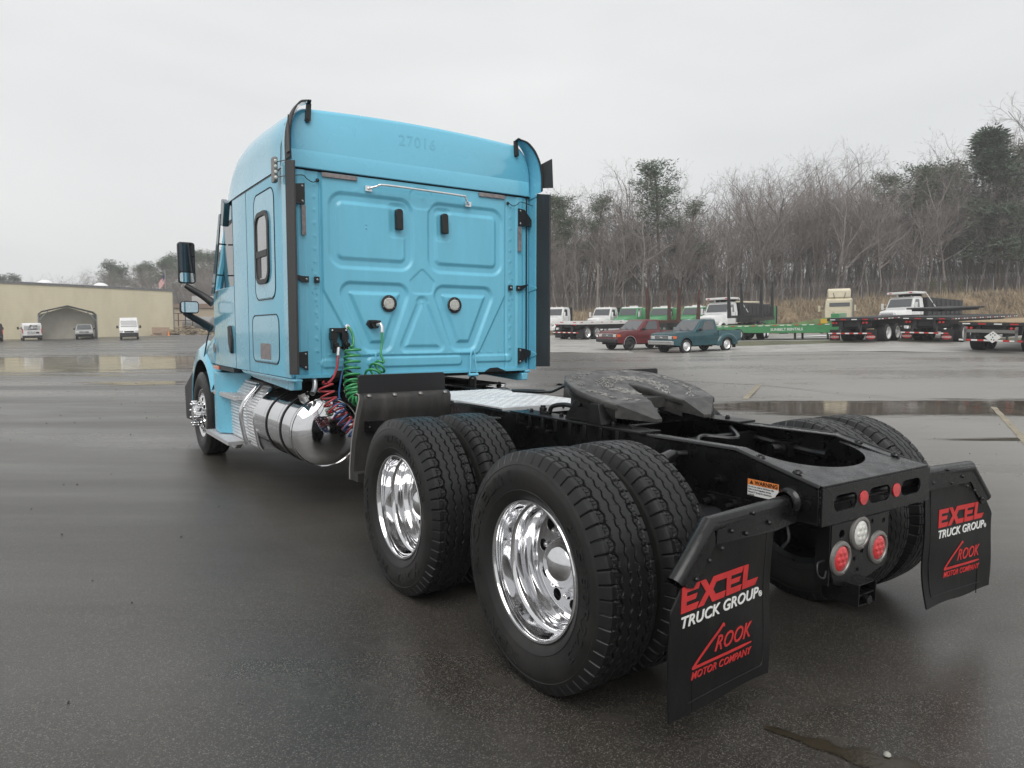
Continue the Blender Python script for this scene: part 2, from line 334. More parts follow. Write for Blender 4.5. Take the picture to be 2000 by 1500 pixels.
# upper rubber wing pieces and full-height rubber strips
for s in (-1, 1):
    mb = MB(); mb.add([(s*a, b, c) for o_ in (0, .008) for a, b, c in ((1.214+o_, 3.30, 2.90), (1.245+o_, 3.105, 2.875), (1.245+o_, 3.125, 3.15), (1.205+o_, 3.285, 3.11))], [(0, 1, 2, 3), (7, 6, 5, 4), (0, 4, 5, 1), (1, 5, 6, 2), (2, 6, 7, 3), (3, 7, 4, 0)]); mb.build('upper_rubber_wing', SEAL, TR)
    mb = MB(); mb.prism([(3.32, 1.165), (3.105, 1.175), (3.105, 2.81), (3.32, 2.85)], 'x', s*1.226, s*1.21); mb.build('side_rubber_strip', SEAL, TR, bevel=.003)
    mb = MB(); mb.prism([(3.47, 1.135), (3.318, 1.135), (3.318, 2.83), (3.47, 2.83)], 'x', s*1.213, s*1.203)
    for z0, z1 in ((2.80, 2.86), (1.90, 1.97), (1.24, 1.33)): mb.prism([(3.43, z0), (3.30, (z0+z1)/2-.01), (3.30, (z0+z1)/2+.01), (3.43, z1)], 'x', s*1.203, s*1.196)
    mb.build('side_extender', BLUE, TR, bevel=.002)
    mb = MB(); mb.box(*sorted((s*1.152, s*1.164)), 3.408, 3.418, 1.2, 2.82); mb.build('corner_seal', SEAM, TR)
    # black hinge brackets between wall and extender
    for z, hh in ((2.62, .17), (1.94, .05), (1.27, .16)):
        mb = MB()
        if hh > .1: mb.prism([(s*1.05, z-hh/2), (s*1.05, z+hh/2), (s*1.12, z+hh/2-.01), (s*1.2, z+hh/2*(.2 if z > 2 else 1)-.03), (s*1.2, z-(hh/2 if z > 2 else 0)+.01)], 'y', 3.386, 3.405)
        else:
            mb.prism([(s*1.03, z-.03), (s*1.03, z+.02), (s*1.08, z+.02), (s*1.16, z+.035), (s*1.16, z+.025), (s*1.08, z-.03)], 'y', 3.386, 3.405)
            mb.box(*sorted((s*.94, s*.98)), 3.39, 3.41, z-.03, z+.02)
        mb.mi = 1
        for xx, zz in (((s*1.07, z+hh/2-.025), (s*1.07, z-hh/2+.025)) if hh > .1 else ((s*1.05, z-.005), (s*.96, z-.005))): mb.dome((xx, 3.386, zz), (0, -1, 0), .011, .007)
        mb.build('extender_hinge', [PLASTIC, STEEL], TR)
    mb = MB(); mb.box(*sorted((s*1.045, s*1.08)), 3.385, 3.402, 2.29, 2.53); mb.build('reflector_strip', REFL, TR, bevel=.002)
    mb = MB(); mb.box(*(( -.905, -.60) if s < 0 else (.60, .89)), 3.388, 3.402, 2.775, 2.81); mb.build('reflector_strip', REFL, TR, bevel=.002)
    mb = MB(); x = s*.935; mb.dome((x, 3.41, 2.745), (0, -1, 0), .016, .012); mb.tube(spline([(x, 3.395, 2.745), (s*.98, 3.385, 2.72), (s*1.03, 3.385, 2.74), (s*1.07, 3.38, 2.765), (s*1.2, 3.37, 2.74)]), .004, 6); mb.build('marker_cable', PLASTIC, TR)
    # latches and round work lights
    x = s*.225 if s > 0 else -.225
    mb = MB(); mb.prism([(x-.03, 2.40), (x+.028, 2.395), (x+.034, 2.40), (x+.03, 2.56), (x+.015, 2.575), (x-.018, 2.575), (x-.032, 2.56)], 'y', 3.405, 3.36); mb.build('latch_cover', PLASTIC, TR, bevel=.008)
    x = -.325 if s < 0 else .33
    lo = MB(); lo.lathe([(3.402, .062), (3.388, .074), (3.385, .070), (3.385, .052), (3.39, .05)], (x, 0, 1.755), 'y', 32)
    lo.mi = 1
    for a in (90, 210, 330): lo.dome((x+.061*math.cos(R(a)), 3.385, 1.755+.061*math.sin(R(a))), (0, -1, 0), .005, .003, 8, 2)
    l = lo.build('work_light', [PLASTIC, STEEL], TR)
    mb = MB(); mb.dome((x, 3.392, 1.755), (0, -1, 0), .053, .012, 32)
    for k in range(-3, 4): mb.box(x-.045*math.sqrt(1-(k/4.2)**2), x+.045*math.sqrt(1-(k/4.2)**2), 3.376, 3.384, 1.755+k*.013-.002, 1.755+k*.013+.002)
    mb.build('lens', WLENS, l)
mb = MB(); mb.tube(spline([(-.49, 3.37, 2.725), (-.44, 3.345, 2.74), (-.38, 3.33, 2.755), (0, 3.33, 2.752), (.38, 3.33, 2.745), (.42, 3.34, 2.74), (.445, 3.35, 2.70), (.475, 3.38, 2.69)], 6), .010, 10)
mb.box(-.53, -.47, 3.385, 3.395, 2.70, 2.745); mb.box(.45, .51, 3.385, 3.395, 2.665, 2.71)
mb.dome((-.50, 3.385, 2.722), (0, -1, 0), .014, .01); mb.dome((.48, 3.385, 2.688), (0, -1, 0), .014, .01); mb.build('grab_rail', CHROME2, TR)
mb = MB()
for x, z in [(-.52, 2.42), (-.52, 2.39)]: mb.dome((x, 3.405, z), (0, -1, 0), .009, .006, 8, 2)
for s in (-1, 1):
    for z in np.arange(1.25, 1.92, .095): mb.dome((s*.955, 3.415, z), (0, -1, 0), .006, .005, 8, 2)
    for z in (2.02, 1.83): mb.dome((s*.99, 3.415, z), (0, -1, 0), .006, .005, 8, 2)
for x in np.arange(-.85, .95, .12): mb.dome((x, 3.412, 1.315), (0, -1, 0), .006, .005, 8, 2)
mb.build('rivets', BLUEW, TR)['kind'] = 'stuff'
# bottom edge of the wall with tow hooks, dark pockets
mb = MB(); mb.box(-1.15, 1.15, 3.405, 3.44, 1.125, 1.15); mb.prism([(s_, z_) for s_, z_ in ((-.84, 1.128), (-.80, 1.165), (-.70, 1.17), (-.63, 1.128))], 'y', 3.39, 3.404); mb.build('wall_sill', BLUEW, TR)
mb = MB(); mb.prism([(-.86, 1.127), (-.80, 1.18), (-.70, 1.185), (-.62, 1.127)], 'y', 3.385, 3.40); mb.build('wall_pocket', DARK, TR); mb = MB(); mb.prism([(.66, 1.127), (.72, 1.16), (.80, 1.165), (.90, 1.127)], 'y', 3.385, 3.40); mb.build('wall_pocket', DARK, TR)
for x in (-.45, .505):
    mb = MB()
    for dx in (-.03, .03): mb.tube(spline([(x, 3.36, 1.335), (x+dx*.7, 3.355, 1.30), (x+dx, 3.35, 1.18), (x+dx*1.3, 3.35, 1.12)]), .008, 8)
    mb.cyl((x-.05, 3.35, 1.105), (x+.05, 3.35, 1.105), .016); mb.build('cab_shock_bracket', BLUE, TR)
    mb = MB(); mb.cyl((x, 3.36, 1.10), (x, 3.36, 1.06), .012); mb.cyl((x, 3.36, 1.07), (x, 3.38, .84), .037, n=20); mb.dome((x, 3.36, 1.07), (0, 0, 1), .037, .02, 20); mb.build('cab_shock', BLACKG, TR)
mb = MB(); mb.cyl((.18, 3.55, 1.12), (.18, 3.55, .82), .085, n=20); mb.cyl((-.18, 3.55, 1.12), (-.18, 3.55, .82), .085, n=20); mb.bar((-.6, 3.6, .85), (.6, 3.6, .85), .1, .06); mb.build('cab_air_spring', BLACKG, TR)
# ---- sleeper side: access panel, baggage door, window
XS = -1.2125
def seam_ring(name, loop, wid=.006, m=SEAM, x=XS, k=.0015, parent=TR):
    P = np.array(loop+loop[:2]); mb = MB(); mb.tube([(x-k, a, b) for a, b in P], wid/2, 6, False); return mb.build(name, m, parent)
seam_ring('access_panel_seam', rrect(3.69, 4.33, 1.79, 2.72, .11), .010)
mb = MB(); mb.prism(rrect(3.70, 4.32, 1.80, 2.71, .10), 'x', XS-.004, XS+.003); mb.build('access_panel', BLUE, TR, bevel=.002)
seam_ring('baggage_door_seam', rrect(3.62, 4.47, 1.235, 1.655, .09), .010)
mb = MB(); mb.prism(rrect(3.63, 4.46, 1.245, 1.645, .08), 'x', XS-.004, XS+.003); mb.build('baggage_door', BLUE, TR, bevel=.002)
mb = MB(); mb.prism(rrect(3.87, 4.20, 1.265, 1.405, .02), 'x', XS-.006, XS-.003); mb.build('door_vent', REFL, TR)
wf = MB(); wf.mesh(plate_vf([rrect(-4.27, -3.84, 1.93, 2.55, .12), rrect(-4.235, -3.875, 1.965, 2.515, .09)], .012, .003), onX(XS-.005)); wf = wf.build('sleeper_window_frame', PLASTIC, TR)
mb = MB(); mb.prism(rrect(3.87, 4.24, 1.96, 2.52, .09), 'x', XS-.009, XS-.001); mb.build('window_glass', SGLASS, wf)
mb = MB(); mb.box(XS-.020, XS-.008, 3.86, 4.25, 2.16, 2.215); mb.prism([(4.10, 1.98), (4.235, 1.98), (4.235, 2.16), (4.10, 2.16)], 'x', XS-.012, XS-.009); mb.build('window_bar', PLASTIC, wf)
for y in (4.62, 5.165): mb = MB(); mb.box(XS-.0015, XS+.001, y-.003, y+.003, 1.13, 2.815); mb.build('side_seam', SEAM, TR)
mb = MB(); mb.box(XS-.002, XS+.001, 3.5, 5.17, 2.808, 2.818); mb.build('side_seam', SEAM, TR)
# ---- door glass, rear quarter, handles
for s in (-1, 1): mb = MB(); mb.prism([(s*1.12, 5.2), (s*1.165, 5.2), (s*1.10, 6.12), (s*1.06, 6.12)], 'z', 1.96, 2.69); mb.build('door_glass', GLASS, TR)
for s in (-1, 1):
    mb = MB(); mb.prism([(s*1.10, 5.14), (s*1.211, 5.14), (s*1.185, 5.24), (s*1.12, 5.24)], 'z', 1.9, 2.815)
    mb.add([(s*1.19, 5.2, 1.968), (s*1.12, 6.25, 1.968), (s*1.195, 6.0, 1.90), (s*1.2, 5.2, 1.90), (s*1.17, 5.2, 1.99), (s*1.09, 6.2, 1.99)], [(0, 1, 2, 3), (0, 4, 5, 1)])
    mb.tube([(s*1.13, 6.30, 1.95), (s*1.09, 6.16, 2.30), (s*1.06, 6.02, 2.70)], .045, 8); mb.bar((s*1.16, 5.2, 2.70), (s*1.07, 6.05, 2.70), .05, .05); mb.build('window_pillar', BLUE, TR)
mb = MB(); mb.prism([(6.35, 1.75), (6.4, 1.75), (5.92, 2.68), (5.88, 2.68)], 'x', -1.02, 1.02); mb.build('windshield', GLASS, TR)
SMOKE = mat('deflector_smoke', (.012, .06, .08), .25, coat=.5)
for s in (-1, 1):
    mb = MB(); mb.prism([(5.60, 2.74), (5.68, 2.74), (5.90, 2.36), (6.17, 1.93), (6.02, 1.93), (5.78, 2.36)], 'x', s*1.235, s*1.222)
    for y, z in ((5.80, 2.45), (5.98, 2.13)): mb.bar((s*1.225, y, z), (s*1.13, y+.05, z), .014, .014)
    mb.build('window_deflector', SMOKE, TR)
    mb = MB(); mb.prism([(5.42, 2.83), (5.56, 2.89), (5.66, 2.63), (5.52, 2.60)], 'x', s*1.23, s*1.17); mb.build('roof_visor_end', SMOKE, TR, bevel=.01)
mb = MB(); mb.prism([(5.36, 1.57), (5.43, 1.56), (5.42, 1.40), (5.36, 1.29), (5.30, 1.28), (5.29, 1.42)], 'x', -1.235, -1.20); mb.build('door_handle', PLASTIC, TR, bevel=.01)
mb = MB(); mb.cyl((-1.212, 6.22, 1.32), (-1.206, 6.22, 1.32), .055, n=20); mb.build('emblem', BEZEL, TR)
mb = MB(); mb.box(-1.208, -1.12, 5.3, 6.25, 1.085, 1.128); mb.build('sill_light_strip', SEAM, TR)
mb = MB(); mb.box(-1.218, -1.20, 5.98, 6.27, 1.085, 1.125); mb.build('side_marker', AMBER, TR)
# ---- hood and fenders
def hoodsec(y, w, zt, zb, wt):
    pts = [(-w, zb), (-w-.01, (zb+zt)/2-.12), (-w+.02, zt-.30), (-wt-.08, zt-.12), (-wt, zt-.03), (-wt*.6, zt+.02), (0, zt+.04)]
    pts = spline([(x, 0, z) for x, z in pts], 4)[:, [0, 2]].tolist(); q = [(-x, z) for x, z in pts[:-1]][::-1]
    return [(x, y, z) for x, z in pts+q]
HS = [(6.30, 1.185, 1.80, 1.14, 1.00), (6.42, 1.19, 1.74, 1.14, .98), (6.9, 1.185, 1.62, 1.14, .92), (7.4, 1.165, 1.52, 1.12, .86), (7.9, 1.10, 1.42, .95, .78), (8.3, 1.03, 1.30, .62, .66), (8.5, .95, 1.18, .6, .55)]
shell('hood', [hoodsec(*a) for a in HS], BLUE)
yc, zc = 6.963, .505
for s in (-1, 1):
    mb = MB(); n = 22     # arched fender around the steer wheel
    outer = []; inner = []
    for i in range(n+1):
        a = R(-22+178*i/n)
        outer.append((yc+.80*math.cos(a)+.12, zc+.13+.76*math.sin(a))); inner.append((yc+.62*math.cos(a), zc+.06+.60*math.sin(a)))
    G = np.array([[(s*1.10, o[0], o[1]) for o in outer], [(s*1.20, o[0]*.6+i_[0]*.4, o[1]*.6+i_[1]*.4) for o, i_ in zip(outer, inner)], [(s*1.225, i_[0], i_[1]) for i_ in inner], [(s*1.05, i_[0], i_[1]) for i_ in inner]])
    mb.grid(G); mb.build('front_fender', BLUE, TR, smooth=50)
    mb = MB(); mb.grid(np.array([[(s*1.218, yc+.615*math.cos(R(a)), zc+.06+.595*math.sin(R(a))) for a in range(-20, 175, 8)], [(s*.8, yc+.61*math.cos(R(a)), zc+.06+.59*math.sin(R(a))) for a in range(-20, 175, 8)]])); mb.build('wheel_well', DARK, TR)
    mb = MB(); mb.prism([(7.50, .32), (7.62, .95), (7.74, .98), (7.95, .9), (8.35, .75), (8.3, .3)], 'x', s*1.19, s*.9); mb.build('bumper_corner', PLASTIC, TR, bevel=.02)
    mb = MB(); mb.add([(s*1.19, 6.42, 1.05), (s*1.215, 6.10, 1.05), (s*.95, 5.62, 1.06), (s*1.205, 6.32, .37), (s*1.22, 6.02, .37), (s*.98, 5.72, .37), (s*.9, 6.3, 1.05), (s*.9, 6.3, .37)], [(0, 1, 4, 3), (1, 2, 5, 4), (0, 3, 7, 6), (2, 6, 7, 5), (0, 6, 2, 1), (3, 4, 5, 7)])
    mb.build('fender_rear_panel', BLUE, TR, bevel=.01)
mb = MB(); mb.box(-1.1, 1.1, 8.25, 8.5, .3, .75); mb.build('bumper', PLASTIC, TR, bevel=.03)
mb = MB()
pa = spline([(-1.203, 6.37, 1.58), (-1.207, 6.55, 1.46), (-1.208, 6.72, 1.30), (-1.208, 6.84, 1.16)]); mb.tube(pa, .008, 6); mb.build('fender_seam', SEAM, TR)
for z in np.arange(.45, .8, .08):
    pass
# ---- mirrors
def mirror(parent, pts, w, h, c, arm, name, yaw=0.0, split=True):
    root = MB(); x, y, z = c
    root.prism(rrect(x-w/2, x+w/2, z-h/2, z+h/2, .035), 'y', y+.002, y+.07); o = root.build(name, PLASTIC, parent, bevel=.012)
    mb = MB(); mb.prism(rrect(x-w/2+.014, x+w/2-.012, z-h/2+(.28*h if split else .012), z+h/2-.014, .025), 'y', y-.003, y+.001); mb.build('glass', MIRG if not split else mat('tinted_mirror', (.10, .11, .12), .05, .9), o)
    if split: mb = MB(); mb.prism(rrect(x-w/2+.014, x+w/2-.012, z-h/2+.014, z-h/2+.26*h, .025), 'y', y-.003, y+.001); mb.build('lower_glass', MIRG, o)
    mb = MB(); mb.tube(spline(arm), np.interp(np.linspace(0, 1, (len(arm)-1)*12+1), [0, 1], [.028, .05]), 10); mb.build('arm', PLASTIC, o); return o
mirror(TR, 0, .185, .475, (-1.405, 6.6, 2.30), [(-1.42, 6.64, 2.04), (-1.36, 6.62, 2.0), (-1.24, 6.58, 1.92), (-1.15, 6.52, 1.84)], 'main_mirror')
mirror(TR, 0, .205, .145, (-1.39, 6.6, 1.79), [(-1.44, 6.63, 1.72), (-1.38, 6.66, 1.69), (-1.25, 6.72, 1.62), (-1.13, 6.8, 1.55)], 'convex_mirror', split=False)
mirror(TR, 0, .185, .475, (1.405, 6.6, 2.30), [(1.42, 6.64, 2.04), (1.36, 6.62, 2.0), (1.24, 6.58, 1.92), (1.15, 6.52, 1.84)], 'main_mirror')
# small LED bar on a post beside the roof corner
lb = MB(); lb.prism(rrect(3.44, 3.53, 2.70, 2.90, .02), 'x', -1.275, -1.245); lb.bar((-1.25, 3.46, 2.86), (-1.21, 3.35, 2.86), .008, .008); lb.bar((-1.25, 3.46, 2.74), (-1.21, 3.35, 2.74), .008, .008); lb = lb.build('led_bar', BEZEL, TR, bevel=.004)
mb = MB()
for k in range(4): mb.dome((-1.262, 3.439, 2.735+k*.043), (0, -1, 0), .014, .006)
mb.build('led', WLENS, lb)
# ---------------------------------------------------------------- wheels
RT = .51
def tyre(name, parent, letters, rt=RT, hw=.122, drive=True, nu=1500, nx=92, mirror=False):
    # across the tread: profile parameter t in [-1,1]
    t = np.linspace(-1, 1, nx); q = np.abs(t)
    px = np.where(q < .80, q/.80*hw*.93, hw*.93+(q-.80)/.2*.024); px = np.sign(t)*px
    pr = np.where(q < .80, rt-.004*(q/.8)**2, 0); k = np.clip((q-.80)/.2, 0, 1); pr = np.where(q >= .80, rt-.004-.042*k**1.25, pr)
    U = np.linspace(0, 2*PI, nu+1)[:-1]; A, T = np.meshgrid(U, t, indexing='ij'); PX = np.broadcast_to(px, A.shape); PR = np.broadcast_to(pr, A.shape).copy()
    N = 56; ph = A*N/(2*PI); zig = np.abs((ph*2) % 2-1)*2-1; zq = np.clip(zig*1.6, -1, 1); rs = np.random.RandomState(3)
    def line(c, amp, wd, dep, p=0.): z2 = np.clip((np.abs(((ph+p)*2) % 2-1)*2-1)*1.6, -1, 1); return dep*(1-sst(np.abs(PX-c-amp*z2)-wd/2, .0022))
    dd = np.zeros(A.shape)
    if drive:
        for c, am, wd, de, p in ((-.068, .0045, .0062, .016, 0), (.068, .0045, .0062, .016, .3), (-.023, .0045, .0044, .013, .2), (.023, .0045, .0044, .013, .6), (-.092, .002, .004, .008, .1), (.092, .002, .004, .008, .4)): dd = np.maximum(dd, line(c, am, wd, de, p))
        fr = ph % 1; sh = np.abs(PX) > .070
        lat = np.minimum(np.abs(fr-.5), 1)*(2*PI*rt/N); dd = np.maximum(dd, np.where((np.abs(PX) > .070) & (np.abs(PX) < .094), .009*(1-sst(lat-.0020, .002)), 0))
        fr4 = (ph*4) % 1; l4 = np.abs(fr4-.5)*(2*PI*rt/N/4); dd = np.maximum(dd, np.where((np.abs(PX) > .071) & (np.abs(PX) < .091), .004*(1-sst(l4-.0008, .0016)), 0))
        nt_ = np.abs((ph+.5*0) % 1-.5)*(2*PI*rt/N); dd = np.maximum(dd, np.where(np.abs(PX) > .099, .012*(1-sst(nt_-.0026, .0032)), 0))
        fr6 = (ph*2+.3) % 1; l6 = np.abs(fr6-.5)*(2*PI*rt/N/2); edge = np.minimum.reduce([np.abs(np.abs(PX)-.023), np.abs(np.abs(PX)-.068)]); dd = np.maximum(dd, np.where((np.abs(PX) < .07) & (edge < .009), .0045*(1-sst(l6-.0008, .0018)), 0))
    else:
        for c in (-.07, -.025, .025, .07): dd = np.maximum(dd, .010*(1-sst(np.abs(PX-c)-.004, .003)))
    nx_ = np.where(q < .8, 0, 1)*np.sign(t)
    RR = PR-dd*np.where(q < .8, 1, .45); XX = PX-np.where(q >= .8, dd*.45, 0)*np.sign(t)
    V = np.stack([XX, RR*np.sin(A), RR*np.cos(A)], 2); V = np.concatenate([V, V[:1]], 0)
    mb = MB(); mb.grid(V); mb.mi = 1
    x1, r1 = px[-1], pr[-1]
    sw = [(x1, r1), (x1+.006, r1-.012), (x1+.0045, r1-.014), (x1+.010, r1-.03), (x1+.012, .42), (x1+.011, .395), (x1+.007, .37), (x1+.001, .345), (x1+.0035, .343), (x1+.002, .339), (x1-.006, .325), (x1-.015, .31), (x1-.022, .303), (x1-.03, .298)]
    sw = [(a, b if b < r1 or i == 0 else b) for i, (a, b) in enumerate(sw)]
    mb.lathe([(-a, b) for a, b in sw], n=144); mb.lathe(sw, n=144)
    for s, size, a0, rad, span in letters:      # raised lettering wrapped on the outer sidewall
        v, f = text_vf(s, size, .0036, .0012, space=1.15)
        wdt = v[:, 0].max()-v[:, 0].min(); v = v.copy(); v[:, 0] = (v[:, 0]-v[:, 0].min())/wdt*R(span)*rad
        r_ = rad+v[:, 1]; an = R(a0)+v[:, 0]/(rad)*-1 if False else R(a0)-v[:, 0]/rad
        # on the face that looks to -x (seen from -x, +y is to the left): angle counted so that text reads clockwise
        prof = np.array(sw); xx = np.interp(r_, prof[::-1, 1], prof[::-1, 0])
        V2 = np.stack([-(xx+.0004+v[:, 2]), -r_*np.cos(an) if False else -np.cos(an)*r_, np.sin(an)*r_], 1)
        mb.add(V2, f)
    for i, vv in enumerate(mb.v): vv[:, 2] = np.maximum(vv[:, 2], -.5045)
    return mb.build(name, [RUB, SIDE], parent, smooth=35, fix=False)
def hub_nuts(mb, r, x0, x1, n, rad, cone=True):
    for i in range(n):
        a = 2*PI*i/n+.2; c = (r*math.cos(a), r*math.sin(a))
        mb.cyl((x0, *c), (x0-.028, *c), rad*1.25, rad*1.25, 6); mb.cyl((x0-.028, *c), (x1+.012, *c), rad, rad*.9, 10); mb.dome((x1+.012, *c), (-1, 0, 0), rad*.9, .014, 10, 3)
def annulus(r0, r1, holes, hr, ext=.006):
    return plate_vf([circ(0, 0, r1, 64), circ(0, 0, r0, 48)]+[circ(holes[1]*math.cos(2*PI*i/holes[0]+.15), holes[1]*math.sin(2*PI*i/holes[0]+.15), hr, 18) for i in range(holes[0])], ext, .002)
def toX(x): return lambda V: np.stack([x-V[:, 2], V[:, 0], V[:, 1]], 1)
W1 = bpy.data.objects.new('drive_wheel', None); COL.objects.link(W1); W1.parent = TR
tyre('tyre', W1, [('MICHELIN', .068, 198, .382, 92), ('275/80R22.5', .060, 46, .375, 88), ('XDN2', .072, -98, .378, 44)])
def out_rim(parent, right=False):
    mb = MB()
    mb.lathe([(-.104, .296), (-.117, .302), (-.122, .298), (-.121, .290), (-.112, .285), (-.075, .281), (-.035, .277), (-.030, .268), (-.022, .263), (.02, .259), (.045, .254), (.055, .246), (.075, .242), (.088, .236), (.094, .226)], n=96)
    mb.mesh(annulus(.11, .232, (10, .192), .030, .007), toX(.098))
    mb.lathe([(.106, .23), (.125, .225), (.125, .06)], n=48)
    o = mb.build('rim', CHROME, parent, smooth=30)
    mb = MB(); mb.lathe([(.120, .225), (.122, .05)], n=32); mb.build('rim_backing', DARK, o)
    return o
rim = out_rim(W1)
mb = MB(); mb.lathe([(.092, .135), (.080, .128), (.070, .122), (.066, .114), (.040, .110), (.034, .104), (.028, .102), (.014, .090), (-.002, .070), (-.014, .045), (-.020, .022), (-.022, .001)], n=48)
for i in range(10):
    a = 2*PI*(i+.5)/10; c = (.150*math.cos(a), .150*math.sin(a)); mb.cyl((.092, *c), (.070, *c), .018, .015, 6); mb.dome((.070, *c), (-1, 0, 0), .013, .012, 8, 3)
mb.build('hub_cover', CHROME, W1, smooth=35)
W1.location = (-1.097, 0, .505)
W2 = bpy.data.objects.new('inner_drive_wheel', None); COL.objects.link(W2); W2.parent = TR; W2.location = (-.762, 0, .505)
t0 = [c for c in W1.children if c.name.startswith('tyre')][0]
t2 = t0.copy(); COL.objects.link(t2); t2.parent = W2
mb = MB(); mb.lathe([(-.118, .30), (-.118, .285), (-.1, .275), (0, .26), (.1, .275), (.118, .30)], n=48); mb.lathe([(-.08, .27), (-.08, .05)], n=32); mb.build('rim', BLACKG, W2)
def put(src, x, y, rz=0.):
    c = copy_tree(src, TR); c.location = (x, y, .505); c.rotation_euler = (0, 0, rz); return c
put(W1, -1.097, 1.32).rotation_euler = (0, 0, 0); put(W2, -.762, 1.32)
for ch in [c for c in TR.children if c.name.startswith('drive_wheel') and c is not W1]: ch.rotation_euler = (R(-58), 0, 0)
for y in (0, 1.32): put(W1, 1.097, y, PI); put(W2, .762, y, PI)
# steer wheels
S1 = bpy.data.objects.new('steer_wheel', None); COL.objects.link(S1); S1.parent = TR
tyre('tyre', S1, [], drive=False, nu=360, nx=60)
mb = MB(); mb.lathe([(-.104, .296), (-.117, .302), (-.121, .297), (-.118, .288), (-.105, .278), (-.09, .262), (-.098, .250), (-.112, .238)], n=64)
v, f = annulus(.085, .245, (10, .196), .028, .004); v = v.copy(); rr_ = np.hypot(v[:, 0], v[:, 1]); mb.add(np.stack([-.110-.045*np.clip((.245-rr_)/.12, 0, 1)-v[:, 2], v[:, 0], v[:, 1]], 1), f)
o = mb.build('rim', CHROME, S1, smooth=30); mb = MB(); mb.lathe([(-.08, .25), (-.08, .05)], n=32); mb.build('rim_backing', DARK, o)
mb = MB(); mb.lathe([(-.155, .10), (-.175, .095), (-.215, .09), (-.232, .08), (-.238, .05), (-.24, .001)], n=40); hub_nuts(mb, .143, -.155, -.245, 10, .017); mb.build('hub_cover', CHROME, S1)
S1.location = (-1.10, 6.963, .505)
c = copy_tree(S1, TR); c.location = (1.10, 6.963, .505); c.rotation_euler = (0, 0, PI)
# ---------------------------------------------------------------- frame rails
for s in (-1, 1):
    mb = MB()
    top = [(8.2, .998), (2.0, .998), (.85, .999), (.2, 1.002), (-.40, 1.006), (-.70, .935), (-.80, .912)]
    bot = [(-.80, .757), (-.66, .755), (-.40, .745), (.2, .755), (.85, .765), (8.2, .765)]
    mb.prism(top+bot, 'x', s*.412, s*.403)
    tp = np.array(top); fl = [(y, z) for y, z in top]+[(y, z-.010) for y, z in top[::-1]]; mb.prism(fl, 'x', s*.4125, s*.335)
    mb.prism([(y, z+.010) for y, z in bot]+[(y, z) for y, z in bot[::-1]], 'x', s*.4125, s*.335)
    # rounded outer edge of the rear casting
    mb.tube([(s*.403, -.80, .905), (s*.403, -.70, .928), (s*.403, -.40, 1.0), (s*.403, .2, .996)], .0115, 10)
    mb.build('frame_rail', BLACKP, TR, bevel=.003)
    mb = MB()   # gusset plate with bolts along the flange
    mb.box(*sorted((s*.30, s*.450)), .15, 1.30, 1.004, 1.016)
    for y in np.arange(.28, 1.2, .15): mb.cyl((s*.37, y, 1.014), (s*.37, y, 1.030), .014, n=6); mb.cyl((s*.37, y, 1.030), (s*.37, y, 1.036), .009)
    for y in (1.05, 1.14, 1.23, .95): mb.cyl((s*.41, y, .94-.12*(y % .2)), (s*.435, y, .94-.12*(y % .2)), .012, n=6)
    for y in np.arange(.3, 1.25, .13): mb.box(*sorted((s*.44, s*.452)), y, y+.025, .94, 1.004)
    mb.build('mounting_angle', BLACKG, TR, bevel=.002)
# rear cross member
vf = plate_vf([[(-.412, .757), (.412, .757), (.412, .905), (-.412, .905)][::1]]+[rrect(a, b, .802, .87, .033) for a, b in ((-.335, -.17), (-.085, .082), (.17, .335))], .004, .001)
mb = MB(); mb.mesh(vf, onY(-.812)); 
n = 20; arc = [(.30*math.cos(PI*i/n), -.46-.235*math.sin(PI*i/n)) for i in range(n+1)]   # scooped top plate
v, f = plate_vf([[(-.403, -.81), (.403, -.81), (.403, -.44), (.31, -.44)]+arc[1:-1]+[(-.31, -.44), (-.403, -.44)]], .004, .001)
mb.add(np.stack([v[:, 0], v[:, 1], np.interp(v[:, 1], [-.81, -.40, 0], [.910, .985, 1.0])+v[:, 2]], 1), f)
mb.build('rear_crossmember', BLACKP, TR, smooth=30)
for x, y in ((-.375, -.50), (-.375, -.68), (.375, -.50), (.375, -.68)):
    mb = MB(); z = np.interp(y, [-.81, -.40], [.917, 1.0]); mb.cyl((x, y, z), (x, y-.0, z+.010), .021, .017, 16); mb.cyl((x, y, z+.010), (x, y, z+.014), .009, n=10); mb.build('button_bolt', BLACKG, TR)
for x in (-.126, .128):
    mb = MB(); mb.lathe([(-.818, .030), (-.822, .029), (-.823, .001)], (x, 0, .8365), 'y', 24); mb.build('round_reflector', RED, TR)
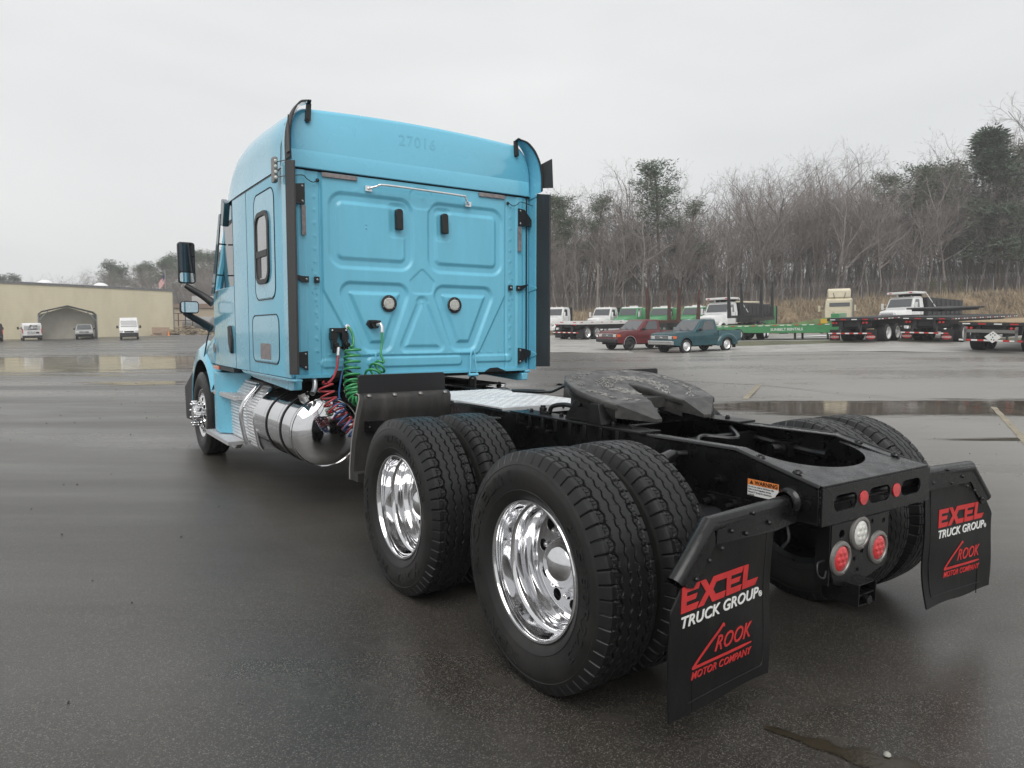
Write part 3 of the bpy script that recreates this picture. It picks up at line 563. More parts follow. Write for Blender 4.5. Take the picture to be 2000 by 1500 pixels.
# tail light plate
lp = plate_vf([[(-.32, .745), (.10, .745), (.10, .54), (.07, .515), (-.05, .49), (-.20, .475), (-.29, .50), (-.32, .56)], circ(-.25, .70, .020), circ(.06, .71, .014), circ(-.29, .655, .012), circ(-.155, .58, .012), circ(-.10, .605, .013), circ(-.13, .53, .013), circ(-.03, .72, .012)], .003, .001)
mb = MB(); mb.mesh(lp, onY(-.80)); mb.box(-.33, -.322, -.80, -.74, .5, .755); LPO = mb.build('light_plate', BLACKG, TR)
for x, z, m in ((-.124, .687, WLENS), (-.259, .603, RED), (.018, .602, RED)):
    mb = MB(); mb.lathe([(-.804, .072), (-.812, .070), (-.816, .064), (-.816, .055), (-.812, .052)], (x, 0, z), 'y', 36)
    for a in (90, 210, 330): mb.dome((x+.062*math.cos(R(a+70)), -.815, z+.062*math.sin(R(a+70))), (0, -1, 0), .005, .004, 8, 2)
    b = mb.build('tail_light', BEZEL, TR); mb = MB(); mb.dome((x, -.809, z), (0, -1, 0), .053, .010, 32)
    for a in range(0, 360, 60): mb.dome((x+.026*math.cos(R(a)), -.8165, z+.026*math.sin(R(a))), (0, -1, 0), .011, .0035, 12, 3)
    mb.dome((x, -.818, z), (0, -1, 0), .011, .003, 12, 3); mb.build('lens', m, b)
mb = MB()
for a in ((-.21, -.205), (-.085, -.08)): mb.box(a[0], a[1], -.86, -.70, .405, .495)
for z in (.405, .448, .49): mb.box(-.2048, -.0852, -.855, -.70, z, z+.005)
mb.cyl((-.145, -.87, .428), (-.145, -.84, .428), .018); mb.build('tow_bracket', BLACKG, TR)
mb = MB(); mb.tube(spline([(-.33, -.79, .56), (-.36, -.80, .54), (-.40, -.80, .56), (-.39, -.79, .60), (-.33, -.78, .60)]), .004, 6)
mb.tube(spline([(-.47, -.70, .76), (-.48, -.72, .70), (-.49, -.70, .66)]), .006, 6); mb.tube(spline([(-.30, -.5, .86), (-.2, -.55, .84), (-.1, -.7, .82), (.0, -.74, .84), (.15, -.6, .86)]), .006, 6); mb.tube(spline([(-.33, -.7, .83), (-.2, -.72, .86), (-.1, -.72, .82), (-.25, -.6, .85)]), .007, 6)
mb.build('wiring', PLASTIC, TR)
# warning sticker on the rail
def sticker():
    b = MB(); P = lambda V: np.stack([-.4125-V[:, 2], -.47-V[:, 0], .8195+V[:, 1]], 1)
    b.add(P(np.array([(0, 0, .001), (.152, 0, .001), (.152, .070, .001), (0, .070, .001)])), [(0, 1, 2, 3)])
    o = b.build('warning_sticker', WHPT, TR, smooth=0)
    b = MB(); b.add(P(np.array([(0, .046, .0018), (.152, .046, .0018), (.152, .070, .0018), (0, .070, .0018)])), [(0, 1, 2, 3)]); b.build('orange_band', ORANGE, o, smooth=0)
    b = MB(); b.mesh(text_vf('WARNING', .023, .0003, .0006), lambda V: P(V+np.array((.036, .050, .0026))))
    b.add(P(np.array([(.010, .050, .0026), (.030, .050, .0026), (.020, .067, .0026)])), [(0, 1, 2)])
    for i, s in enumerate(('Do not cut, weld or drill frame rails.', 'Refer to the Freightliner Service', 'Manual 31 Group for attachment', 'methods.')): b.mesh(text_vf(s, .0086, .0002, .0002), lambda V, i=i: P(V+np.array((.004, .036-i*.0115, .002))))
    b.build('print', DARK, o, smooth=0)
sticker()
# shock absorbers and bits beside the rails
for s in (-1, 1):
    for y in (-.12, 1.72-.25):
        mb = MB(); mb.cyl((s*.47, y+.02, .945), (s*.60, y-.02, .925), .022); mb.cyl((s*.50, y+.01, .94), (s*.58, y-.01, .93), .032, n=16); mb.cyl((s*.60, y-.02, .925), (s*.66, y-.04, .91), .015); mb.cyl((s*.41, y, .945), (s*.48, y+.02, .945), .016)
        mb.cyl((s*.53, y, .92), (s*.53, y+.05, .55), .034, n=16); mb.build('shock_absorber', BLACKG, TR, bevel=.002)
    mb = MB(); mb.box(*sorted((s*.42, s*.44)), -.5, -.2, .70, .80)
    for y in (-.42, -.30): mb.cyl((s*.42, y, .77), (s*.50, y, .765), .013); mb.cyl((s*.42, y, .77), (s*.46, y, .768), .024)
    for y in (-.44, -.38): mb.cyl((s*.47, y, .60), (s*.44, y+.02, .72), .008)
    mb.cyl((s*.413, -.32, .86), (s*.43, -.32, .86), .020, n=6); mb.cyl((s*.43, -.32, .86), (s*.45, -.32, .86), .012)
    mb.build('suspension_bolts', BLACKG, TR)
    for y in (-.30, 1.02):
        mb = MB(); mb.lathe([(.74, .02), (.74, .12), (.70, .135), (.62, .14), (.56, .13), (.52, .10), (.50, .07)], (s*.56, y, 0), 'z', 24); mb.build('air_spring', PLASTIC, TR)
        mb = MB(); mb.bar((s*.50, y-.12, .50), (s*.50, y+.75, .56), .09, .08); mb.build('suspension_arm', BLACKG, TR, bevel=.01)
mb = MB()
for y in (0, 1.32):
    mb.cyl((-.9, y, .505), (.9, y, .505), .085, n=20); mb.lathe([(-.22, .04), (-.20, .16), (0, .22), (.20, .16), (.22, .04)], (0, y, .505), 'y', 24)
mb.cyl((0, .2, .52), (0, 1.1, .55), .05); mb.cyl((0, 1.5, .6), (0, 4.5, .7), .055); mb.build('axles', BLACKG, TR)
for y in (.1, .65, 1.2, 2.3, 3.0): mb = MB(); mb.box(-.40, .40, y, y+.05, .80, .96); mb.build('cross_member', BLACKG, TR)
mb = MB(); mb.cyl((-.42, -.75, .83), (.42, -.75, .83), .02); mb.build('cross_tube', BLACKG, TR); mb = MB(); mb.tube(spline([(-.2, .0, .95), (-.05, .1, .97), (.1, .0, .96), (.3, .2, .98)]), .012, 8); mb.tube(spline([(.39, .1, .93), (.39, -.2, .90), (.36, -.35, .90)]), .02, 8)
mb.box(.33, .39, -.15, -.05, .86, .93); mb.cyl((.32, -.12, .9), (.25, -.10, .9), .03)
for y, z in ((-.3, .94), (-.1, .96), (-.45, .86), (.05, .93), (-.25, .85)): mb.cyl((.402, y, z), (.385, y, z), .017, n=6)
mb.build('inner_fittings', BLACKG, TR)['kind'] = 'stuff'
# ---------------------------------------------------------------- fifth wheel
FP = lambda y, x=0: 1.03+.255*y
half = [(.20, .945), (.33, .89), (.405, .80), (.438, .70), (.445, .60), (.425, .50), (.385, .40), (.125, .40), (.06, .60), (.028, .69), (0, .705)]
ol = half+[(-x, y) for x, y in half[:-1]][::-1]
vf = plate_vf([ol], .012, .006); v, f = vf
FW = MB(); FW.add(np.stack([v[:, 0], v[:, 1], FP(v[:, 1])-.018+v[:, 2]], 1), f)
mb = FW
for s in (-1, 1):
    a = [(s*.385, .40), (s*.125, .40)]; b = [(s*.215, .270), (s*.165, .275)]
    V = [(x, y, FP(y)) for x, y in a]+[(x, y, 1.052) for x, y in b]+[(x, y, FP(y)-.075) for x, y in a]+[(x, y, 1.035) for x, y in b]
    mb.add(V, [(0, 1, 3, 2), (0, 2, 6, 4), (1, 5, 7, 3), (2, 3, 7, 6), (4, 6, 7, 5)])
    edge = np.array(half[:7] if s > 0 else [(-x, y) for x, y in half[:7]])
    G = np.array([[(x, y, FP(y)-.02) for x, y in edge], [(x*.99, y, FP(y)-.055) for x, y in edge], [(x*.90, .7+(y-.7)*.9, FP(y)-.105) for x, y in edge]]); mb.grid(G)
    ie = np.array([(s*.125, .40), (s*.06, .60), (s*.028, .69)]); mb.grid(np.array([[(x, y, FP(y)-.02) for x, y in ie], [(x, y, FP(y)-.10) for x, y in ie]]))
mb.box(-.3, .3, .5, .88, 1.08, 1.14); FWo = mb.build('fifth_wheel', GREASE, TR, smooth=45)
mb = MB(); rs = np.random.RandomState(2)   # smeared grease ridges
for i in range(520):
    a = rs.uniform(0, 2*PI); r_ = rs.choice([.15, .18, .21, .36])+rs.normal(0, .014); x = r_*math.cos(a)*1.05; y = .66+r_*math.sin(a)*.78
    if abs(x) < .05+.3*max(0, .7-y)*.9 and y < .71 or y < .42 or y > .92: continue
    t = a+PI/2+rs.normal(0, .35); l = rs.uniform(.006, .018); mb.bar((x-l*math.cos(t), y-l*math.sin(t), FP(y)), (x+l*math.cos(t), y+l*math.sin(t), FP(y)+.002), rs.uniform(.002, .0055), rs.uniform(.003, .006))
g = mb.build('grease_ridges', mat('pale_grease', (.34, .335, .32), .4, var=.3, vscale=30), FWo); g['kind'] = 'stuff'
for s in (-1, 1):
    mb = MB(); mb.prism([(.50, 1.018), (.535, 1.145), (.70, 1.145), (.80, 1.018)], 'x', s*.33, s*.41); mb.prism([(.44, 1.018), (.46, 1.13), (.53, 1.13), (.55, 1.018)], 'x', s*.34, s*.45)
    mb.cyl((s*.30, .66, 1.125), (s*.43, .66, 1.125), .03); mb.cyl((s*.37, 1.06, 1.016), (s*.37, 1.06, 1.055), .022, n=16); mb.cyl((s*.37, 1.06, 1.055), (s*.37, 1.06, 1.067), .016)
    mb.tube(spline([(s*.36, 1.01, 1.02), (s*.36, .98, 1.065), (s*.35, .88, 1.085), (s*.35, .75, 1.08)]), .014, 8); mb.build('fifth_wheel_bracket', BLACKG, TR, bevel=.003)
mb = MB(); mb.tube(spline([(-.20, .93, 1.22), (-.24, 1.02, 1.18), (-.26, 1.12, 1.14), (-.28, 1.17, 1.135)]), .008, 8)
mb.tube([(-.28, 1.17, 1.135), (-.23, 1.23, 1.135), (-.30, 1.42, 1.13), (-.34, 1.44, 1.13), (-.36, 1.40, 1.13), (-.33, 1.19, 1.135), (-.28, 1.17, 1.135)], .009, 8); mb.build('release_handle', BLACKG, TR)
# ---------------------------------------------------------------- deck plates
def tread_plate(name, x0, x1, y0, y1, z, m=DECK, lip=.05):
    mb = MB(); mb.box(x0, x1, y0, y1, z-.01, z); mb.box(x0, x1, y0-.006, y0, z-lip, z-.002); i = 0
    for a in np.arange(x0+.03, x1-.02, .042):
        j = 0
        for b in np.arange(y0+.05, y1-.03, .042):
            d = .011*(1 if (i+j) % 2 else -1); mb.bar((a-.011, b-d, z+.0008), (a+.011, b+d, z+.0008), .007, .005); j += 1
        i += 1
    return mb.build(name, m, TR, smooth=0)
tread_plate('deck_plate', -.40, .39, 1.47, 2.08, 1.016); tread_plate('deck_plate', -.40, .39, 2.11, 2.78, 1.016)
mb = MB()
for x in (-.2, -.05, .1): mb.cyl((x, 1.455, .99), (x, 1.464, .99), .007, n=8)
mb.build('plate_bolts', DARK, TR)
# ---------------------------------------------------------------- quarter fender in front of the front tandem
def qfender(s):
    yg = 2.06 if s < 0 else 1.60; mb = MB(); mb.prism(rrect(min(s*.50, s*1.15), max(s*.50, s*1.15), 1.06, 1.225, .02), 'y', yg, yg+.015); o1 = mb.build('upper_splash_guard', PLASTIC, TR, bevel=.004)
    pr = [(2.045, 1.085), (2.00, 1.105), (1.955, 1.098), (1.935, 1.07), (1.94, .98), (1.965, .80), (1.985, .62), (1.975, .545)]
    G = np.array([[(x*s, y-.02*math.sin(i*1.1) if False else y, z) for y, z in pr] for i, x in enumerate((.505, .53, .8, 1.1, 1.16, 1.205, 1.22))])
    G[0, :, 1] += .03; G[-1, :, 1] += .05; G[-1, :, 0] = s*np.interp(G[-1, :, 2], [.5, .9, 1.1], [1.235, 1.215, 1.17]); G[-2, :, 0] = s*np.interp(G[-2, :, 2], [.5, .9, 1.1], [1.225, 1.205, 1.155])
    mb = MB(); mb.grid(G); G2 = G.copy(); G2[:, :, 1] += .008; mb.grid(G2[::-1]); mb.box(*sorted((s*1.10, s*1.225)), 1.90, 1.98, .545, .60)
    o = mb.build('quarter_fender', FENDM, TR, smooth=50)
    mb = MB()
    for x in (.56, .75, .94, 1.12): mb.dome((s*x, 1.945, 1.095), (0, -.6, .8), .016, .008, 12, 3)
    mb.build('fender_bolts', BEZEL, o)
    mb = MB(); mb.box(*sorted((s*1.03, s*1.16)), 1.925, 1.94, .86, .93); mb.dome((s*1.13, 1.92, .89), (0, -1, 0), .01, .008); mb.bar((s*.42, 2.0, .88), (s*1.1, 1.97, .88), .04, .04); mb.build('fender_bracket', BLACKG, o)
    mb = MB(); mb.tube([(s*float(a), float(b), float(c)) for a, b, c in zip(s*G[-1, 1:, 0], G[-1, 1:, 1]-.004, G[-1, 1:, 2])], .0045, 6); mb.build('fender_edge', mat('fender_edge_grey%d' % (s > 0), (.25, .24, .23), .5), o)
qfender(-1); qfender(1)
# ---------------------------------------------------------------- fuel tanks, side box, steps
for s in (-1, 1):
    T0 = (s*.885, 0, .662); rr = .298
    mb = MB(); mb.lathe([(3.375, .001), (3.378, .09), (3.392, .17), (3.415, .23), (3.44, .265), (3.462, .284), (3.465, .288), (3.460, .296), (3.466, .301), (3.50, .301), (3.504, .2985), (3.506, .2975), (3.512, .298), (3.53, .298), (4.0, .298), (4.60, .298), (4.64, .298), (4.66, .28), (4.68, .2), (4.69, .001)], T0, 'y', 96)
    mb.build('fuel_tank', CHROME, TR, smooth=40)
    for y in (3.80, 4.24):
        mb = MB(); mb.lathe([(y-.045, .300), (y-.045, .306), (y-.028, .306), (y-.028, .300)], T0, 'y', 72); mb.lathe([(y+.028, .300), (y+.028, .306), (y+.045, .306), (y+.045, .300)], T0, 'y', 72); mb.build('tank_strap_rubber', PLASTIC, TR)
        mb = MB(); mb.lathe([(y-.028, .302), (y-.028, .309), (y+.028, .309), (y+.028, .302)], T0, 'y', 72); mb.build('tank_strap', CHROME, TR)
    mb = MB(); u = np.array((s*-.0-s*.35*-1, 0, .94)); d = np.array((s*.38, 0, .92)); c = np.array(T0)+np.array((0, 3.64, 0))+d*.295; mb.cyl(c, c+d*.03, .05, n=24); mb.cyl(c+d*.03, c+d*.058, .050, n=8); mb.build('fuel_cap', CHROME, TR, smooth=25)
    prof = [(.985, .965), (1.165, .735), (1.145, .45), (1.12, .355)]; prof2 = [(1.01, .965), (1.185, .735), (1.165, .45), (1.13, .36)]
    mb = MB(); mb.prism([(s*x*.985, z) for x, z in prof]+[(s*.7, .355), (s*.7, .965)], 'y', 4.72, 5.1); k = 0
    for i in range(len(prof)-1):
        (x0, z0), (x1, z1) = prof[i:i+2]; L_ = math.hypot(x1-x0, z1-z0); n = int(L_/.030)
        for a in range(n):
            t = (a+.5)/n; x = x0+(x1-x0)*t; z = z0+(z1-z0)*t; k += 1
            for b, y in enumerate(np.arange(4.745, 5.09, .032)):
                dv = .010*(1 if (b+k) % 2 else -1); mb.bar((s*x*.987, y-.010, z-dv*.6), (s*x*.987, y+.010, z+dv*.6), .006, .005, up=(s, 0, 0))
    mb.build('def_tank_cover', CHROME2, TR, smooth=0)
    for y, pf in ((5.11, prof2), (4.70, [(x-.035, z-.005) for x, z in prof2])):
        mb = MB(); P = spline([(s*x, y, z) for x, z in pf], 5); mb.tube(P, .021, 10); mb.build('cover_trim', CHROME, TR)
    bp_ = [(.985, .985), (1.105, .74), (1.105, .36)]   # corrugated battery box cover
    mb = MB(); G = []
    for i in range(2):
        (x0, z0), (x1, z1) = bp_[i:i+2]; n = 42 if i == 0 else 60; nx_ = (z0-z1, x1-x0); l = math.hypot(*nx_); nx_ = (nx_[0]/l, nx_[1]/l)
        for a in range(n):
            t = a/n; h = .009*abs(math.sin(PI*t*l/.034)); G.append((x0+(x1-x0)*t+nx_[0]*h, z0+(z1-z0)*t+nx_[1]*h))
    mb.grid(np.array([[(s*x, y, z) for x, z in G] for y in (5.14, 6.35)])); mb.prism([(s*x*.995, z) for x, z in bp_]+[(s*.7, .36), (s*.7, .985)], 'y', 5.14, 6.35); mb.build('battery_box_cover', CHROME2, TR, smooth=30)
    for z, xa, xb, y0, y1 in ((.365, 1.275, 1.11, 5.36, 6.48), (.835, 1.205, 1.03, 5.36, 6.48)):
        mb = MB(); mb.box(*sorted((s*xa, s*xb)), y0, y1, z-.045, z-.008)
        for b, y in enumerate(np.arange(y0+.02, y1, .026)):
            for a, x in enumerate(np.arange(xb+.01, xa, .022)): dv = .004*(1 if (a+b) % 2 else -1); mb.box(*sorted((s*(x-.006), s*(x+.006))), y-.006+dv, y+.006+dv, z-.008, z-.001)
        mb.prism([(y0+.1, z-.045), (y1-.1, z-.045), (y1-.35, z-.12), (y0+.25, z-.12)], 'x', s*(xb-.02), s*(xb+.04)); mb.build('step', CHROME2, TR, smooth=0)
mb = MB(); mb.box(-.75, -.43, 3.6, 6.3, .45, 1.0); mb.box(.43, .75, 3.6, 6.3, .45, 1.0); mb.box(-.4, .4, 5, 7.8, .6, 1.1)
for s in (-1, 1): mb.box(*sorted((s*.55, s*.97)), 3.5, 6.3, .99, 1.0)
mb.build('underbody', DARK, TR)
mb = MB(); mb.tube(spline([(-.98, 3.46, 1.13), (-.98, 3.44, 1.08), (-1.0, 3.40, 1.03), (-1.03, 3.36, 1.0)]), .022, 12, False); mb.build('vent_pipe', CHROME2, TR)
# ---------------------------------------------------------------- air and electric lines
def coil(path, r, turns, n=18, r2=None, ph=0.):
    P = spline(path, 24); T = np.gradient(P, axis=0); T /= np.linalg.norm(T, axis=1)[:, None]; m = int(turns*n); t = np.linspace(0, 1, m+1); idx = t*(len(P)-1)
    C = np.stack([np.interp(idx, range(len(P)), P[:, i]) for i in range(3)], 1); TT = np.stack([np.interp(idx, range(len(P)), T[:, i]) for i in range(3)], 1)
    x, y, _ = frame(TT[0]); out = []
    for i in range(m+1):
        d = vnorm(TT[i]); x = vnorm(x-d*(x@d)); y = np.cross(d, x); a = 2*PI*turns*t[i]+ph; rad = r if r2 is None else r+(r2-r)*t[i]; e = min(1, i/n*2, (m-i)/n*2)
        out.append(C[i]+rad*e*(math.cos(a)*x+math.sin(a)*y))
    return np.array(out)
def hose(name, pts, r, m): mb = MB(); mb.tube(pts, r, 8); return mb.build(name, m, TR, smooth=60)
mb = MB(); mb.box(-.86, -.72, 3.36, 3.41, 1.50, 1.54)
for x in (-.84, -.745):
    mb.box(x-.028, x+.028, 3.34, 3.40, 1.44, 1.50); mb.box(x-.018, x+.02, 3.33, 3.39, 1.36, 1.44); mb.cyl((x+.01, 3.31, 1.40), (x+.01, 3.36, 1.40), .022); mb.cyl((x, 3.34, 1.36), (x, 3.34, 1.33), .02)
mb.box(-.82, -.76, 3.37, 3.39, 1.365, 1.385); mb.mi = 1
for x in (-.85, -.73): mb.dome((x, 3.36, 1.52), (0, -1, 0), .008, .006)
mb.cyl((-.815, 3.32, 1.38), (-.825, 3.31, 1.31), .015); mb.cyl((-.74, 3.32, 1.36), (-.755, 3.32, 1.32), .013); mb.cyl((-.715, 3.40, 1.545), (-.715, 3.36, 1.55), .022); mb.build('gladhand_block', [BLACKG, CHROME2], TR, bevel=.003)
mb = MB(); mb.prism([(-.535, 1.575), (-.515, 1.61), (-.44, 1.61), (-.41, 1.575), (-.43, 1.54), (-.50, 1.535)], 'y', 3.385, 3.41); mb.cyl((-.47, 3.40, 1.572), (-.47, 3.35, 1.572), .034, n=20); mb.bar((-.51, 3.34, 1.60), (-.43, 3.33, 1.595), .02, .02); mb.mi = 1; mb.tube([(-.46, 3.35, 1.57), (-.435, 3.32, 1.575), (-.43, 3.31, 1.55), (-.432, 3.305, 1.50)], .016, 10); mb.build('electric_socket', [PLASTIC, CHROME2], TR, bevel=.003)
hose('green_cable', np.vstack([spline([(-.715, 3.36, 1.55), (-.70, 3.33, 1.52), (-.69, 3.31, 1.46), (-.70, 3.28, 1.40)], 8)[:-1], coil([(-.715, 3.26, 1.39), (-.73, 3.24, 1.25), (-.75, 3.2, 1.10), (-.76, 3.12, .97)], .064, 8.5)]), .0105, HGREEN)
hose('green_cable', np.vstack([coil([(-.76, 3.12, 1.08), (-.755, 3.10, .98), (-.72, 3.05, .97), (-.69, 3.10, 1.06)], .066, 9, r2=.055)]), .0105, HGREEN)
hose('green_cable', np.vstack([spline([(-.432, 3.305, 1.50), (-.44, 3.29, 1.40), (-.46, 3.27, 1.32), (-.44, 3.24, 1.245)], 8)[:-1], coil([(-.46, 3.24, 1.245), (-.55, 3.2, 1.17), (-.64, 3.14, 1.08), (-.70, 3.10, 1.03)], .060, 5.5)]), .0105, HGREEN)
hose('red_cable', spline([(-.825, 3.31, 1.31), (-.86, 3.24, 1.22), (-.93, 3.14, 1.14), (-1.0, 3.07, 1.10)], 8), .010, HRED)
hose('red_cable', coil([(-1.03, 3.06, 1.12), (-1.01, 3.03, .99), (-.96, 3.0, .88), (-.89, 2.97, .79), (-.83, 2.95, .73)], .058, 9), .0078, HRED)
hose('red_cable', np.vstack([spline([(-.74, 3.1, 1.09), (-.70, 3.02, 1.07), (-.69, 2.98, 1.02)], 6)[:-1], coil([(-.72, 2.95, 1.02), (-.74, 2.92, .92), (-.77, 2.9, .82), (-.80, 2.9, .74)], .062, 6.5)]), .0082, HRED)
hose('blue_cable', np.vstack([spline([(-.755, 3.32, 1.32), (-.78, 3.3, 1.22), (-.84, 3.22, 1.10), (-.90, 3.1, 1.0)], 8)[:-1], coil([(-.92, 3.03, .98), (-.95, 2.97, .88), (-.91, 2.92, .79), (-.85, 2.88, .70), (-.78, 2.86, .63), (-.72, 2.84, .60)], .048, 10)]), .0075, HBLUE)
# ---------------------------------------------------------------- rear mud flaps
EX = []
def italics(pts, k=.22): return [(x+k*z, z) for x, z in pts]
def excel():
    h = 1.; o = []
    o.append([(0, 0), (1.05, 0), (1.20, .24), (.34, .24), (.34, .40), (.98, .40), (1.08, .60), (.34, .60), (.34, .76), (1.15, .76), (1.25, 1), (0, 1)])
    X_ = 1.15; o.append([(X_, 0), (X_+.42, 0), (X_+.78, .34), (X_+1.05, .0), (X_+1.95, 0), (X_+2.05, .25), (X_+1.30, .25), (X_+1.08, .50), (X_+1.30, .75), (X_+2.1, .75), (X_+2.22, 1), (X_+1.08, 1), (X_+.80, .68), (X_+.52, 1), (X_+.10, 1), (X_+.56, .5)])
    E2 = X_+2.05; o.append([(E2+a, b) for a, b in ((.05, 0), (1.15, 0), (1.27, .24), (.39, .24), (.39, .40), (1.03, .40), (1.13, .60), (.39, .60), (.39, .76), (1.2, .76), (1.3, 1), (.05, 1))])
    L2 = E2+1.32; o.append([(L2, 0), (L2+1.05, 0), (L2+1.25, .28), (L2+.36, .28), (L2+.36, 1), (L2, 1)])
    return [italics(p, .12) for p in o], L2+1.25
def flap(x_in, x_out, y_in, y_out, curl=0.):
    s = 1 if x_out > 0 else -1
    left, right = (x_out, x_in) if s < 0 else (x_in, x_out); yl, yr = (y_out, y_in) if s < 0 else (y_in, y_out)
    A = np.array((left, yl)); B = np.array((right, yr)); Lw = np.linalg.norm(B-A); e = (B-A)/Lw; n = np.array((e[1], -e[0]))
    def P(V, off=0.):   # (s, z, height) -> world; bottom hangs slightly back
        d = off+V[:, 2]+curl*np.clip((.45-V[:, 1])/.3, 0, 1)**2*np.clip(V[:, 0]/Lw if s < 0 else 1-V[:, 0]/Lw, 0, 1)+.004*np.sin(V[:, 1]*14+V[:, 0]*6)
        return np.stack([A[0]+e[0]*V[:, 0]+n[0]*d, A[1]+e[1]*V[:, 0]+n[1]*d, V[:, 1]], 1)
    m = (lambda q: [(Lw-a, b) for a, b in q][::-1]) if s > 0 else (lambda q: q)
    bot = .185
    out_ = m([(0, bot), (Lw+.005, bot+.012), (Lw+.005, .80), (.22, .82), (.10, .69), (-.01, .575)])
    # dense sheet: grid clipped to the outline so it can bend
    ns, nz = 40, 48; mb = MB(); ss = np.linspace(0, 1, ns); zz = np.linspace(0, 1, nz)
    def lo(z): return float(np.interp(z, [.575, .69, .82], [0, .10, .22])) if z > .575 else 0.
    V = []
    for z in zz:
        z_ = bot+(.81-bot)*z; a0 = lo(z_); row = [(a0+(Lw-a0)*t, z_+.004*math.sin(t*9+1)*(z < .01), 0.) for t in ss]
        V.append([(Lw-a, b, c) if s > 0 else (a, b, c) for a, b, c in row])
    V = np.array(V); F1 = P(V.reshape(-1, 3), .004).reshape(nz, ns, 3); F2 = P(V.reshape(-1, 3), -.004).reshape(nz, ns, 3)
    mb.grid(F1); mb.grid(F2[:, ::-1]); b_ = np.concatenate([F1[0], F1[1:, -1], F1[-1, ::-1][1:], F1[::-1, 0][1:]]); c_ = np.concatenate([F2[0], F2[1:, -1], F2[-1, ::-1][1:], F2[::-1, 0][1:]]); mb.grid(np.stack([b_, c_]))
    o = mb.build('mud_flap', FLAPM, TR, smooth=40)
    mb = MB()      # moulded border lines and crease
    bd = [(.60-.04, .76), (.60-.045, .245), (.535, .222), (.10, .225), (.085, .24)]
    for pts in (bd[:2]+[(.545, .23)], [(.555, .23), (.1, .225)], [(.13, .30), (.128, .17)]):
        q = np.array([(a, b, 0) for a, b in (m(pts))]); q = np.stack([np.interp(np.linspace(0, len(q)-1, 12), range(len(q)), q[:, i]) for i in range(3)], 1); mb.tube(P(q, .0045), .0022, 5)
    mb.build('moulded_line', FLAPM, o)
    ex, wd = excel(); x0 = .048 if s < 0 else .108; x1 = .535 if s < 0 else .54; k = (x1-x0-.02)/wd; zb, zh = .560, .088
    mb = MB()
    for p in ex: v, f = plate_vf([[(a*k, b) for a, b in p]], .001); mb.mesh((v, f), lambda V: P(np.stack([x0+V[:, 0], zb+V[:, 1]*zh, V[:, 2]], 1), .0058))
    mb.build('excel_lettering', REDPT, o, smooth=0)
    def word(nm, t, xa, xb, za, hh, mt, shear=.25, bold=.0, off=.0055):
        v, f = text_vf(t, 1., .001, bold*.6, shear, space=1.02); w0, w1 = v[:, 0].min(), v[:, 0].max(); v = v.copy()
        v[:, 0] = xa+(v[:, 0]-w0)/(w1-w0)*(xb-xa); v[:, 1] = za+v[:, 1]/.73*hh; v[:, 2] = np.sign(v[:, 2])*.001
        b = MB(); b.mesh((v, f), lambda V: P(V, off)); b.build(nm, mt, o, smooth=0)
    sx = 0 if s < 0 else .06
    def rxx(a): return x0+(a-.048)*((x1-x0)/(.535-.048))
    word('truck_group_lettering', 'TRUCK GROUP', rxx(.052), rxx(.525), .508, .040, WHPT, .2, .028); word('registered_mark', '®', rxx(.525), rxx(.548), .506, .022, WHPT, 0, .01)
    word('rook_lettering', 'ROOK', rxx(.248), rxx(.475), .372, .058, REDPT, .35, .012)
    word('motor_company_lettering', 'MOTOR COMPANY', rxx(.122), rxx(.475), .302, .028, REDPT, .2, .02)
    mb = MB(); c = np.array([(.300, .452), (.292, .462), (.272, .448), (.22, .415), (.165, .375), (.135, .350), (.128, .344), (.150, .344), (.25, .345), (.36, .346), (.472, .348)]); sp = spline([(a, b, 0) for a, b in c], 5)
    w_ = np.interp(np.linspace(0, 1, len(sp)), [0, .05, .5, .6, .95, 1], [.002, .006, .0065, .006, .006, .003]); T = np.gradient(sp, axis=0); T /= np.linalg.norm(T, axis=1)[:, None]+1e-9; N_ = np.stack([-T[:, 1], T[:, 0], 0*T[:, 0]], 1)
    q = np.stack([sp+N_*w_[:, None], sp-N_*w_[:, None]]); q[..., 0] = x0+(q[..., 0]-.048)*((x1-x0)/(.535-.048)); mb.grid(P(q.reshape(-1, 3), .0062).reshape(2, -1, 3)); mb.build('swoosh_mark', REDPT, o, smooth=0)
    # hanger pipe with its cut gusset
    def PT(a, z, o_=0.): a = a if s < 0 else Lw-a; return P(np.array([(a, z, 0.)]), 0.)[0]*np.array((1, 1, 1))+np.array((n[0]*o_, n[1]*o_, 0))
    hp = MB(); c0 = PT(.215, .832, -.015); tip = PT(.045, .662, -.015); inn = np.array((s*.42, (yl if s > 0 else yr)+.035, .835))
    dm = vnorm(vnorm(c0-inn)+vnorm(tip-c0)); cs = .5*(1+float(vnorm(c0-inn)@vnorm(tip-c0)))
    for rr_ in (.030, .026): hp.tube([inn, c0, tip], [rr_, rr_/math.sqrt(cs), rr_], 14, False)
    hp.mesh(plate_vf([m([(.225, .862), (.235, .765), (.74, .740), (.80, .80), (.80, .855)]) if False else m([(.235, .845), (.238, .765), (.62, .752), (.76, .76), (.76, .84)])], .002), lambda V: P(V, .012))
    hp.mesh(plate_vf([m([(.215, .845), (.24, .77), (.115, .635), (.075, .645), (.05, .68)])], .002), lambda V: P(V, .009))
    h = hp.build('flap_hanger', BLACKP, TR, smooth=40, bevel=0)
    mb = MB()
    for a, z in ((.32, .80), (.45, .845), (.56, .79), (.27, .745), (.20, .715), (.125, .665), (.41, .775)): mb.dome(P(np.array([(a if s < 0 else Lw-a, z, 0.)]), .014)[0], (n[0], n[1], 0), .009, .010, 8, 3)
    mb.build('hanger_bolts', BLACKG, h)
